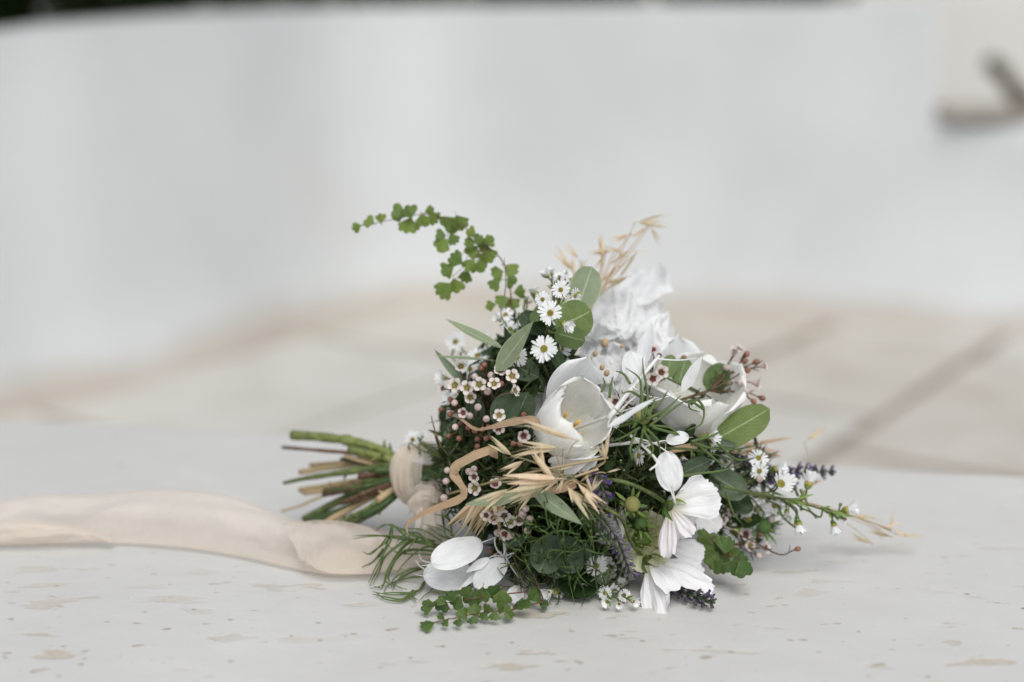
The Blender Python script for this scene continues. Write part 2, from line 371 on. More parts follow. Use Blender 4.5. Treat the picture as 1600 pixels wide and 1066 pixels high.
# whitewashed wall, its foot and top measured along the photograph
foot = [(-420, 760), (-150, 690), (40, 636), (180, 604), (330, 556), (460, 510), (560, 484), (680, 474), (850, 480), (1050, 488), (1250, 497), (1450, 508), (1700, 522), (2050, 540)]
fp = [on_level(x, y, GZ) for x, y in foot]; dl = (fp[0] - fp[1]).normalized(); dr_ = (fp[-1] - fp[-2]).normalized()
fp = [fp[0] + dl * 2.4, fp[0] + dl * 1.2] + fp + [fp[-1] + dr_ * 1.2]
wp = spline(fp, 8)
def col_x(p): d = p - CAM; s = d.dot(DR); return 800 + FPX * d.dot(RT) / s
def top_z(p, row):          # height over point p that shows at image row
    lo, hi = GZ, 1.5
    for _ in range(40):
        md = (lo + hi) / 2; q = V((p.x, p.y, md)) - CAM; r = 533 - FPX * q.dot(UP) / q.dot(DR)
        if r > row: lo = md
        else: hi = md
    return lo
def lerp(x, tab):
    if x <= tab[0][0]: return tab[0][1]
    for (a, b), (c, d) in zip(tab, tab[1:]):
        if x <= c: return b + (d - b) * (x - a) / (c - a)
    return tab[-1][1]
TOP = [(-300, 90), (0, 58), (200, 36), (400, 21), (520, 14), (800, 8), (1200, 5), (1440, 6)]
cols = []
NOTCH = next(k for k, p in enumerate(wp) if col_x(p) > 1438)
for k, p in enumerate(wp):
    x = col_x(p)
    if k < NOTCH: cols.append((p, top_z(p, lerp(x, TOP)), k))
pn = wp[NOTCH - 1].lerp(wp[NOTCH], .5)
SILLZ = top_z(pn, 190)
cols.append((pn, top_z(pn, 4), NOTCH)); cols.append((pn + V((.004, 0, 0)), SILLZ, NOTCH))
for k in range(NOTCH, len(wp)): cols.append((wp[k], SILLZ, k))
wallm = plaster('whitewashed plaster', (.685, .695, .688), (.605, .615, .61), (.63, .61, .575), .7, .35, foot=(.45, .38, .30))
mb = MB(); NC = len(cols) - 1; NR = 16
def wall_pt(u, v):
    p, tz, k = cols[round(u * NC)]; j = round(v * (NR + 6))
    a = cols[max(round(u * NC) - 1, 0)][0]; b = cols[min(round(u * NC) + 1, NC)][0]; t = (b - a).normalized(); n = V((t.y, -t.x, 0))
    if j <= NR:
        f = j / NR; zs = min(SILLZ, tz); z = (GZ - .02 + (zs - GZ + .02) * j / 11) if j <= 11 else zs + (tz - zs) * (.35, .65, .88, .985, 1)[j - 12]; o = .02 * NZ.noise(V((p.x * 1.8, z * 2.2, p.y))) + .05 * (1 - f) ** 6
    else:
        q = (j - NR) / 6
        if q < .5: z = tz - .09 * q * 2; o = -.20 * q * 2 * 0.9
        else: z = tz + (GZ - tz) * (q - .5) * 2; o = -.20
    return (p.x + n.x * o, p.y + n.y * o, z)
mb.grid(wall_pt, NC, NR + 6)
wall = thing(put('whitewashed_wall', mb, [wallm], origin=V((wp[40].x, wp[40].y, GZ))), 'low curved whitewashed wall running behind the paving', 'wall')
# stone capping in the gap of the wall
q0 = pn + V((.02, -.03, 0)); q1 = q0 + V((1.3, -.12, 0))
mb = MB()
def cap(u, v):
    g = [(-.02, -.016), (-.024, .004), (.0, .012), (.26, .010), (.27, -.016)][round(v * 4)]
    p = q0.lerp(q1, u); return (p.x + .006 * NZ.noise(V((u * 20, v * 3, 0))), p.y + g[0], SILLZ + .022 + g[1])
mb.grid(cap, 24, 4)
put('capping_stone', mb, [plaster('stained capping', (.36, .325, .27), (.27, .235, .19), (.16, .13, .09), 3)], wall)
# far wall seen through the gap
mb = MB()
def fw(u, v):
    x = 1.2 + 3.2 * u; y = 5.6 - .3 * u
    return [(x, y, GZ), (x, y + .015 * NZ.noise(V((x * 2, 0, 0))), .4), (x, y, 1.5), (x, y + .3, 1.52), (x, y + .3, GZ)][round(v * 4)]
mb.grid(fw, 24, 4)
thing(put('courtyard_wall', mb, [plaster('cream plaster', (.78, .755, .715), (.74, .715, .67), (.66, .62, .55), .8)], origin=V((2.4, 5.6, GZ))), 'taller cream wall seen through the gap at upper right', 'wall')
# weathered pole leaning in the gap
a = P(1546, 96, 4.55); b = P(1700, 268, 4.25)
mb = MB(); pts = [a.lerp(b, i / 10) + V((0, 0, .008 * math.sin(i * 1.7))) for i in range(11)]
mb.tube(pts, [.025 + .003 * math.sin(i * 2.3) + .0012 * i for i in range(11)], 8)
for i in (5,): mb.tube([pts[i], pts[i] + V((.02, -.03, .05))], [.010, .004], 6)
pole = thing(put('wooden_pole', mb, [plant('dark weathered wood', (.085, .065, .03), (.05, .038, .02), 0, .8, 20)], origin=b), 'dark weathered pole leaning in the wall gap at upper right', 'pole')
# hedge behind the wall
hm = plant('hedge leaf', (.022, .042, .008), (.012, .025, .005), .15, .5, 3)
hr = random.Random(5); mb = MB()
for i in range(30000):
    u = hr.random(); p0 = V((-3.6 + 5.0 * u, 4.25 + .35 * max(0, 1 - abs(u - .5) * 2), 0))
    base = wp[0].lerp(wp[min(len(wp) - 1, int(u * NOTCH * .9))], 1); base = wp[int(u * NOTCH * .93)]
    kk = int(u * NOTCH * .93); tt = (wp[kk + 1] - wp[max(kk - 1, 0)]).normalized(); bk = V((-tt.y, tt.x, 0))
    q = V((base.x, base.y, 0)) + bk * hr.uniform(.32, .85) + tt * hr.uniform(-.1, .1) + V((0, 0, hr.uniform(GZ, 1.0 + .12 * math.sin(u * 17))))
    d = V((hr.gauss(0, 1), hr.gauss(0, 1), hr.gauss(0, 1))).normalized(); L = hr.uniform(.05, .09); n = d.orthogonal()
    x = d.cross(n).normalized() * L * .3; b = len(mb.v)
    mb.v += [q, q + d * L * .5 + x, q + d * L, q + d * L * .5 - x]; mb.f.append((b, b + 1, b + 2, b + 3)); mb.m.append(0); mb.uv.append(((.5, 0), (1, .5), (.5, 1), (0, .5)))
hedge = thing(put('hedge', mb, [hm], origin=V((-1.2, 4.6, GZ)), smooth=False), 'dark green hedge showing above the wall at upper left', 'hedge')
for k in range(4, int(NOTCH * .72), 5):
    mb = MB(); tt = (wp[k + 1] - wp[k - 1]).normalized(); b = V((wp[k].x - tt.y * .6, wp[k].y + tt.x * .6, GZ - .02))
    mb.tube([b, b + V((.03, .02, .5)), b + V((-.03, 0, 1.0))], [.02, .014, .008], 6)
    put('stem', mb, [MAT['twig']], hedge)
# ------------------------------------------------------------------ meshes shared by alike pieces
def willow(t): return max(.004, math.sin(math.pi * min(1, t ** .85)) ** .85 * (1 - .25 * t))
def oval(t): return max(.004, math.sqrt(max(0, 1 - (2 * t - 1) ** 2)))
def roundl(t): return max(.004, math.sqrt(max(0, 1 - (2 * t ** .9 - 1) ** 2)) * (1 + .1 * (t - .5)))
def blade(t): return max(.02, (1 - t ** 1.6) * (.35 + .65 * min(1, t * 4)))
def unit_leaf(name, mat, prof, hw, bend, cup, nu=6, nv=14, wave=0, twist=0, stalk=.0):
    mb = MB()
    def fn(u, t):
        uu = (u - .5) * 2; h = prof(t) * hw; g = twist * (t - .5)
        x, z = uu * h, cup * abs(uu) ** 1.6 * h + wave * h * math.sin(t * 11 + 2 * (uu > 0)) * abs(uu) ** 2
        x, z = x * math.cos(g) - z * math.sin(g), x * math.sin(g) + z * math.cos(g)
        return (x, t, z + bend * (t * t - .2 * t))
    mb.grid(fn, nu, nv)
    if stalk: mb.tube([(0, -stalk, -.02), (0, 0, 0), (0, .15, .004)], [.016, .012, .006], 5, 0)
    return mb.mesh(name, [mat])
def fern_leaf(mat, seed):
    r = random.Random(seed); mb = MB(); n = 30; spread = r.uniform(.78, 1.0); ph = r.uniform(0, 6); nl = r.choice((2, 3, 3, 4)); skew = r.uniform(-.12, .12)
    def fn(u, t):
        a = (u - .5) * 2 * spread + skew; ed_ = abs(2 * u - 1)
        lob = 1 - .13 * max(0, abs(math.cos(u * math.pi * nl + ph)) ** 6) - .022 * abs(math.sin(u * 40 + ph)) - .20 * ed_ ** 5
        R = (t ** .85) * (lob if t > .5 else 1 - (1 - lob) * t * 2)
        return (math.sin(a) * R, math.cos(a) * R + .02, .10 * R * R * math.cos(a * 2) - .14 * t * t + .035 * math.sin(u * 9 + ph) * t)
    mb.grid(fn, n, 6); mb.tube([(0, -.22, .01), (0, 0, 0), (0, .1, .003)], [.014, .012, .006], 4, 1)
    return mb.mesh('fern_leaflet', [mat, MAT['twig']])
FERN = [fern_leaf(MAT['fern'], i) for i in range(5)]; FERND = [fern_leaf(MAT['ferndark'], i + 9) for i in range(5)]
def aster(seed, lift=.08, disc='disc', n=19):
    r = random.Random(seed); mb = MB()
    for k in range(n):
        a = 2 * math.pi * k / n + r.uniform(-.09, .09); L = r.uniform(.84, 1.04); wd = r.uniform(.085, .115); up = lift + r.uniform(-.10, .12); dr = V((math.cos(a), math.sin(a), 0)); sd = V((-math.sin(a), math.cos(a), 0)); tw = r.uniform(-.3, .3); z0 = r.uniform(-.02, .03)
        def fn(u, t):
            uu = (u - .5) * 2; h = wd * (.5 + .5 * min(1, t * 2.2)) * (1 if t < .8 else (1 - ((t - .8) / .2) ** 2 * .55))
            tt = t + (-.05 if (t > .95 and abs(uu) < .5) else 0)
            return dr * ((.22 + (L - .22) * tt) * math.cos(up)) + sd * (uu * h) + V((0, 0, z0 + math.sin(up) * L * tt - .07 * t * t + uu * tw * h + .25 * h * uu * uu))
        mb.grid(fn, 2, 5, 0)
    mb.ball((0, 0, .02), .26, stretch=.55, nu=10, nv=6, mat=1)
    for k in range(38):
        g = k * 2.39996; q = math.sqrt(k / 38) * .235
        mb.ball((q * math.cos(g), q * math.sin(g), .06 + .13 * math.sqrt(max(0, 1 - (q / .26) ** 2))), .034, nu=5, nv=3, mat=1)
    mb.ball((0, 0, -.13), .21, stretch=.9, nu=8, nv=5, mat=2)
    for k in range(9):
        a = k * .698; mb.leaf((.15 * math.cos(a), .15 * math.sin(a), -.2), (.26 * math.cos(a), .26 * math.sin(a), .0), (math.cos(a), math.sin(a), 0), .05, willow, nv=3, nu=2, mat=2)
    return mb.mesh('aster_flower', [MAT['ray'], MAT[disc], MAT['calyx']])
ASTER = [aster(1), aster(2, .16), aster(3, .02, n=21)]; ASTER_UP = [aster(4, .75, n=16), aster(5, .95, n=15)]; ASTER_BR = [aster(6, .35, 'disc_brown', 16)]
def greenbud():
    mb = MB(); mb.ball((0, 0, 0), .5, stretch=1.15, nu=9, nv=7, mat=0)
    for k in range(14):
        a = k * .449 * 2; h = -.35 + .35 * (k % 2); mb.leaf((.45 * math.cos(a), .45 * math.sin(a), h), (.3 * math.cos(a), .3 * math.sin(a), h + .75), (math.cos(a), math.sin(a), 0), .13, willow, nv=3, nu=2, mat=0)
    mb.ball((0, 0, .45), .22, nu=6, nv=4, mat=1)
    return mb.mesh('aster_bud', [MAT['bud'], MAT['ray']])
GBUD = greenbud()
def waxflower(seed, pm='wax', cup='waxcup', lift=.35):
    r = random.Random(seed); mb = MB()
    for k in range(5):
        a = 2 * math.pi * k / 5 + r.uniform(-.08, .08); dr = V((math.cos(a), math.sin(a), 0)); sd = V((-math.sin(a), math.cos(a), 0)); up = lift + r.uniform(-.15, .2); L = r.uniform(.62, .72)
        def fn(u, t):
            uu = (u - .5) * 2; h = .40 * max(.3 * (1 - t), math.sqrt(max(0, 1 - (2 * t - .96) ** 2)) if t < .98 else .1)
            return dr * (.36 + L * t * math.cos(up)) + sd * (uu * h) + V((0, 0, .05 + L * t * math.sin(up) + .30 * h * uu * uu - .1 * t * t))
        mb.grid(fn, 4, 6, 0)
    # cup with rim, stamens, stigma, hypanthium
    mb.grid(lambda u, v: (math.cos(6.283 * u) * (.06 + .40 * v), math.sin(6.283 * u) * (.06 + .40 * v), -.16 + .24 * v ** 2), 12, 4, 1, closed=True)
    mb.grid(lambda u, v: (math.cos(6.283 * u) * (.46 - .36 * v ** 1.3), math.sin(6.283 * u) * (.46 - .36 * v ** 1.3), .08 - .85 * v), 12, 5, 3, closed=True)
    for k in range(12):
        a = 6.283 * k / 12 + r.uniform(-.1, .1); c, s = math.cos(a), math.sin(a)
        mb.tube([(.42 * c, .42 * s, .06), (.34 * c, .34 * s, .20), (.24 * c, .24 * s, .20)], .022, 4, 2); mb.ball((.24 * c, .24 * s, .19), .05, nu=5, nv=3, mat=2)
    mb.tube([(0, 0, -.15), (0, 0, .16)], .03, 5, 1); mb.ball((0, 0, .17), .055, nu=5, nv=4, mat=1)
    return mb.mesh('waxflower', [MAT[pm], MAT[cup], MAT['stamen'], MAT['pinkbud']])
WAX = [waxflower(1), waxflower(2), waxflower(3, lift=.55)]; WAXP = [waxflower(4, 'waxpink', 'waxcupred', .6), waxflower(5, 'wax', 'waxcupred', .45)]
def waxbud(matn):
    mb = MB(); mb.ball((0, 0, .1), .5, nu=10, nv=8, mat=0)
    for k in range(5):
        a = k * 1.2566; mb.leaf((.30 * math.cos(a), .30 * math.sin(a), .38), (.05 * math.cos(a), .05 * math.sin(a), .66), (math.cos(a), math.sin(a), .6), .17, oval, .12, nv=4, nu=2, mat=0)
    mb.grid(lambda u, v: (math.cos(6.283 * u) * (.42 - .32 * v), math.sin(6.283 * u) * (.42 - .32 * v), -.15 - .6 * v), 10, 3, 1, closed=True)
    return mb.mesh('waxflower_bud', [MAT[matn], MAT['redbud' if matn == 'redbud' else 'calyx']])
RBUD, PBUD = waxbud('redbud'), waxbud('pinkbud')
def oat(seed, openn=.22):
    r = random.Random(seed); mb = MB()
    def husk(a, L, wd, side, mat=0):
        ca, sa = math.cos(a), math.sin(a)
        def fn(u, t):
            uu = (u - .5) * 2; h = wd * (math.sin(math.pi * min(1, t * .93 + .05) ** .75) ** .8) * (1 - .2 * t); g = uu * 1.15
            x, z = math.sin(g) * h, side * (math.cos(g) * h * .8 + .01)
            y = t * L; return (x + y * sa, y * ca, z + side * y * r2)
        r2 = r.uniform(.0, .05); mb.grid(fn, 5, 8, mat)
    husk(openn * r.uniform(.5, .9), 1.0, .075, 1); husk(-openn * r.uniform(.5, .9), .93, .07, -1); husk(r.uniform(-.06, .06), .72, .05, 1)
    for k in range(2):
        a = r.uniform(-.35, .35); mb.tube([(0, .45, 0), (.25 * a, .85, .03), (.7 * a, 1.22, .05 + .1 * k)], [.009, .006, .002], 4, 0)
    mb.tube([(0, -.25, -.04), (0, -.08, 0), (0, .06, 0)], [.011, .012, .018], 4, 0)
    return mb.mesh('oat_spikelet', [MAT['oat']])
OAT = [oat(1), oat(2, .1), oat(3, .35), oat(4, .05)]
def lunaria(matn, seed, asp=.36):
    r = random.Random(seed); mb = MB(); cup = r.uniform(-.10, .12); bend = r.uniform(-.06, .1)
    hw = lambda t: asp * max(.01, math.sqrt(max(0, 1 - (2 * t - 1) ** 2)))
    zz = lambda uu, t: cup * uu * uu * asp + bend * math.sin(math.pi * t) + .02 * math.sin(3 * uu + 5 * t) + .075 * NZ.noise(V((uu * 1.5 + seed * 3.3, t * 3.2, 2))) + .02 * NZ.noise(V((uu * 4, t * 9, seed)))
    mb.grid(lambda u, t: ((2 * u - 1) * hw(t), t, zz(2 * u - 1, t)), 8, 14, 0)
    rim = [(hw((1 - math.cos(a)) / 2) * (1 if a < math.pi else -1), (1 - math.cos(a)) / 2, zz(1 if a < math.pi else -1, (1 - math.cos(a)) / 2)) for a in [6.283 * k / 30 for k in range(31)]]
    mb.tube(rim, .011, 4, 1); mb.tube([(0, 1, zz(0, 1)), (.02, 1.1, zz(0, 1)), (.05, 1.2, zz(0, 1) + .02)], [.012, .008, .003], 4, 1); mb.tube([(0, -.3, -.02), (0, 0, zz(0, 0))], .013, 5, 1)
    return mb.mesh('lunaria_disc', [MAT[matn], MAT['bleach']])
LUN = [lunaria('paper', i) for i in range(4)]; SHEER = [lunaria('sheer', i + 7, .31) for i in range(4)]
def cosmos_petal(matn, seed, hw=.42, droop=.25, teeth=4):
    r = random.Random(seed); mb = MB(); n = 16; ph = r.uniform(0, 6)
    def fn(u, t):
        uu = (u - .5) * 2; h = hw * (.16 + .84 * min(1, (t * 1.25)) ** .8) * (1 - .10 * max(0, t - .75) / .25)
        tip = t * (1 - .13 * abs(uu) ** 2.5) + (.05 * abs(math.sin(u * math.pi * teeth + ph)) ** .7 + .018 * math.sin(u * 41 + ph)) * t ** 6
        pl = .030 * math.cos(uu * 9.5) * math.sin(math.pi * min(1, t * .8 + .1)) + .035 * math.sin(uu * 5 + ph) * t ** 3
        cr = .10 * NZ.noise(V((uu * 1.7 + ph, t * 2.4, seed * 3.1))) * t + .035 * NZ.noise(V((uu * 5, t * 6, seed * 1.7))) * t + .05 * uu ** 2 * math.sin(uu * 7 + ph) * t ** 4
        return (uu * h * (1 + .12 * NZ.noise(V((seed * 2.2, t * 3, uu)))), tip, pl * .7 - droop * t * t + .16 * h * uu * uu + cr)
    mb.grid(fn, n, 14, 0); return mb.mesh('petal', [MAT[matn]])
COS = [cosmos_petal('cosmos', i, droop=.1 + .1 * i) for i in range(4)]; COSP = [cosmos_petal('cosmospink', i + 5, droop=.15, hw=.36) for i in range(2)]

def ruffled(seed):
    r = random.Random(seed); mb = MB(); ox = r.uniform(0, 50); asp = r.uniform(.30, .42); bend = r.uniform(-.25, .25)
    def fn(u, t):
        uu = 2 * u - 1; h = asp * (.12 + .88 * math.sin(math.pi * min(1, t ** .8 * .93 + .02)) ** .75) * (1 + .22 * NZ.noise(V((ox, t * 5, uu * .6))))
        z = .16 * NZ.noise(V((uu * 1.6 + ox, t * 2.6, 0))) * (.3 + t) + .07 * NZ.noise(V((uu * 4, t * 7, ox))) * (.3 + abs(uu)) + .05 * abs(uu) ** 2 * math.sin(t * 17 + ox) + bend * t * t
        return (uu * h + .05 * NZ.noise(V((t * 3, ox, 1))), t * (1 - .10 * uu * uu + .07 * NZ.noise(V((uu * 3, ox, 4)))), z)
    mb.grid(fn, 18, 22); return mb.mesh('ruffled_petal', [MAT['ruffle']])
RUF = [ruffled(k) for k in range(6)]
PAPERLEAF = [unit_leaf('papery_leaf', MAT['paper'], willow, .2, .06 * k, .3 - .2 * k, wave=.1) for k in range(3)]
LEAF = dict(
 willow=unit_leaf('leaf', MAT['sage'], willow, .17, .10, .25, twist=.5, stalk=.12), willow2=unit_leaf('leaf', MAT['sage'], willow, .19, -.14, -.2, wave=.08, stalk=.1),
 slim=unit_leaf('leaf', MAT['sage'], willow, .10, .08, .3, twist=.3, stalk=.1), dark=unit_leaf('leaf', MAT['sagedark'], roundl, .36, .08, .15, stalk=.12),
 darkslim=unit_leaf('leaf', MAT['sagedark'], willow, .10, .06, .2), round=unit_leaf('leaf', MAT['green'], roundl, .44, .06, -.12, wave=.05, stalk=.15),
 rounddeep=unit_leaf('leaf', MAT['deep'], roundl, .42, .08, .1, wave=.06, stalk=.15), sageround=unit_leaf('leaf', MAT['sage'], roundl, .34, .06, .14, stalk=.12))
# ------------------------------------------------------------------ the bouquet
bq = bpy.data.objects.new('bouquet', None); COL.objects.link(bq); BASE = V((CEN.x, CEN.y, 0)); bq.location = BASE
WORLD[bq.name] = M.Translation(BASE)
thing(bq, 'loose white and green wildflower bouquet lying on the ledge', 'bouquet')

def stemline(end, k=.5, lift=0.0, n=10):           # from the tie through the inside of the bouquet to a point on its face
    mid = TIE.lerp(end, k) ; mid = mid.lerp(CEN, .35) + UP * lift
    return floor_clip(bez(TIE + rj(.006), mid, end, n))
def leafpart(kind, b, t, nrm=(0, .3, 1), db=0, dt=0, wide=1.0, parent=None, name='eucalyptus_leaf', label=None):
    B = PS(b[0], b[1], db); T = TP(B, t, dt - db)
    o = link(name, LEAF[kind], parent or bq, along(B, T, F(*nrm), wide))
    if label: o['label'] = label
    return o

# --- inner greenery that fills the dome
def filler():
    mb = MB(); r = random.Random(3); made = 0
    while made < 6500:
        p = V((r.uniform(-1, 1), r.uniform(-1, 1), r.uniform(-1, 1)))
        if p.length > 1 or p.length < .45: continue
        q = CEN + RT * (p.x * .104) + UP * (p.y * .098) - DR * (p.z * .080)
        if q.z < .008: continue
        qx, qy = 800 + FPX * (q - CAM).dot(RT) / (q - CAM).dot(DR), 533 - FPX * (q - CAM).dot(UP) / (q - CAM).dot(DR)
        if (qx - 975) ** 2 + (qy - 530) ** 2 < 115 ** 2 or p.z > -.2 and any((qx - cx) ** 2 + (qy - cy) ** 2 < cr * cr for cx, cy, cr in ((900, 645, 80), (1075, 615, 85), (975, 535, 115), (1000, 842, 50), (1040, 905, 60), (1060, 810, 60))): continue
        made += 1; d = (RT * (.6 + r.gauss(0, .6)) + UP * r.gauss(0, .6) - DR * r.gauss(.1, .7)).normalized()
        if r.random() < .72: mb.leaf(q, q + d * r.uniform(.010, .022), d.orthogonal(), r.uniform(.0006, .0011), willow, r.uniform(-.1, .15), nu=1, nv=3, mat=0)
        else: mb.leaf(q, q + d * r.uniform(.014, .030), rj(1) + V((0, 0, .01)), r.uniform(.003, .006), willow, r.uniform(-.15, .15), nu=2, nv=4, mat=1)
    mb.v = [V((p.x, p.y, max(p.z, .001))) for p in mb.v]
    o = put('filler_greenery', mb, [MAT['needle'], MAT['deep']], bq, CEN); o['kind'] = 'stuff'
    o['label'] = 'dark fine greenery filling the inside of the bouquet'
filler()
def undergrowth():                                  # dense short foliage just under the outer flowers
    mb = MB(); r = random.Random(8); made = 0
    zones = [(690, 820, 680, 800, 1100), (745, 960, 850, 945, 1500), (1040, 1200, 700, 850, 700), (790, 900, 560, 640, 350), (900, 1040, 690, 800, 700)]
    for x0, x1, y0, y1, n in zones:
        for k in range(n):
            x, y = r.uniform(x0, x1), r.uniform(y0, y1); q = PS(x, y, r.uniform(.004, .035))
            if q.z < .004 or any((x - cx) ** 2 + (y - cy) ** 2 < cr * cr for cx, cy, cr in ((900, 645, 78), (1075, 615, 85), (1040, 905, 60), (1065, 800, 55), (1000, 842, 40), (745, 890, 45))): continue
            d = (RT * r.gauss(.2, .7) + UP * r.gauss(.1, .7) - DR * r.gauss(.3, .4)).normalized(); L = r.uniform(.008, .018)
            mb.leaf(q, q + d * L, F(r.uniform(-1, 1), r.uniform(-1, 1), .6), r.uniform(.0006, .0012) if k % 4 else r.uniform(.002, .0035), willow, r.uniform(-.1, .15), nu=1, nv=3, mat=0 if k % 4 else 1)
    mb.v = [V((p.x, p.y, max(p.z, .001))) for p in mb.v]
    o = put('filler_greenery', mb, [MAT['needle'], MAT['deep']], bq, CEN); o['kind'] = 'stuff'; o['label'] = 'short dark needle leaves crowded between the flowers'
undergrowth()

# --- cut stems fanning out on the left of the tie
def cut(points, w0, w1, mat, name='cut_stem', dep=0.0, node=None, label=None, flat=False):
    pts = []
    for i, (x, y) in enumerate(points):
        g = min(1, max(0, (x - 590) / 50)); y = y + (742 - y) * .5 * g
        f = (x - 440) / (660 - 440); s = 1.125 - .045 * f + dep * (1 - g)
        pts.append(P(x, y, min(s, level_s(y) - .004)))
    pts.append(TIE + (pts[-1] - TIE) * .05 + V((.03, 0, 0))); pl = floor_clip(spline(pts, 5), .004); n = len(pl)
    mb = MB(); rad = [(w0 + (w1 - w0) * i / (n - 1)) / FPX * .95 * (1 + .06 * math.sin(i * 1.3) + .14 * NZ.noise(V((i * .9, w0 * 7, points[0][1])))) for i in range(n)]
    mb.tube(pl, rad, 9)
    if node is not None:
        c = pl[node]; d = (pl[node + 1] - pl[node - 1]).normalized(); mb.tube([c - d * .005, c - d * .002, c + d * .002, c + d * .004], [rad[node] * 1.02, rad[node] * 1.35, rad[node] * 1.4, rad[node] * 1.02], 9)
    for _ in range(3 if w0 > 4 else 1):                 # leaf scars and side-shoot stubs
        q = RND.randrange(2, max(3, n - 6)); dv = (pl[q + 1] - pl[q]).normalized(); sv = (rj(1) + V((0, 0, .4))); sv = (sv - dv * sv.dot(dv)).normalized()
        mb.tube([pl[q] + sv * rad[q] * .6, pl[q] + sv * rad[q] * 1.3 - dv * rad[q] * .5, pl[q] + sv * rad[q] * U(1.4, 2.4) - dv * rad[q] * U(.6, 1.6)], [rad[q] * .45, rad[q] * .38, rad[q] * .15], 6)
    # hollow cut end
    d = (pl[0] - pl[1]).normalized()
    o = put(name, mb, [MAT[mat]], bq, pl[0])
    if label: o['label'] = label
cut([(456, 680), (500, 683), (553, 690), (600, 700), (640, 712)], 9, 7, 'stem_fat', node=9, label='thick pale green stem with a swollen joint, topmost of the cut stems')
cut([(441, 699), (500, 704), (560, 710), (630, 722)], 3, 4.5, 'twig', label='thin brown twig below the thick green stem')
cut([(545, 702), (600, 712), (650, 722)], 7, 7, 'stem_fat', dep=-.005); cut([(560, 712), (620, 720), (655, 728)], 5, 6, 'straw')
cut([(468, 738), (520, 730), (580, 724), (640, 724)], 5, 6, 'straw', dep=.01); cut([(484, 727), (560, 722), (640, 722)], 4, 5, 'straw', dep=.02)
cut([(443, 755), (480, 747), (540, 738), (600, 728), (645, 722)], 3, 10, 'stem', dep=-.01, label='dark green leaf-like stem ending in a point')
cut([(468, 766), (520, 758), (580, 748), (645, 735)], 5, 6, 'straw', dep=.01); cut([(474, 770), (540, 762), (600, 746), (645, 738)], 5, 6, 'straw')
cut([(505, 774), (560, 760), (610, 744), (650, 735)], 4, 5, 'twig', dep=-.008); cut([(440, 799), (470, 790), (505, 775), (580, 750), (645, 738)], 2.2, 3, 'straw', dep=.0)
cut([(520, 768), (580, 748), (645, 735)], 5, 6, 'stem_dark', dep=.01)
cut([(475, 812), (520, 788), (570, 766), (640, 742)], 7, 8, 'stem', dep=.0); cut([(488, 814), (540, 795), (590, 772), (645, 748)], 7, 7, 'stem_dark', dep=-.006)
cut([(510, 816), (560, 788), (610, 762), (650, 748)], 6, 7, 'straw', dep=-.012); cut([(530, 818), (580, 792), (620, 768), (655, 750)], 5, 6, 'stem_fat', dep=-.016)
cut([(545, 818), (590, 795), (630, 770), (660, 755)], 8, 9, 'stem', dep=-.024); cut([(565, 808), (600, 793), (635, 775), (660, 760)], 6, 8, 'stem_dark', dep=-.03)
cut([(560, 772), (600, 760), (650, 745)], 6, 7, 'stem_dark', dep=-.014); cut([(550, 785), (600, 766), (650, 750)], 5, 6, 'twig', dep=-.018)
cut([(585, 735), (620, 732), (655, 735)], 7, 8, 'stem_dark', dep=-.016); cut([(560, 745), (600, 740), (650, 738)], 5, 6, 'twig', dep=-.012)
cut([(590, 782), (620, 770), (655, 755)], 6, 7, 'straw', dep=-.03)

for k in range(16):
    ye = U(705, 800); xe = U(505, 575); kk = RND.choice(['twig', 'straw', 'stem_dark', 'stem_dark', 'stem', 'twig'])
    cut([(xe, ye), ((xe + 640) / 2, ye * .55 + 742 * .45 + U(-4, 4)), (640, 742 + (ye - 742) * .45)], U(2.2, 4.5), U(3, 5), kk, dep=U(-.02, .015))
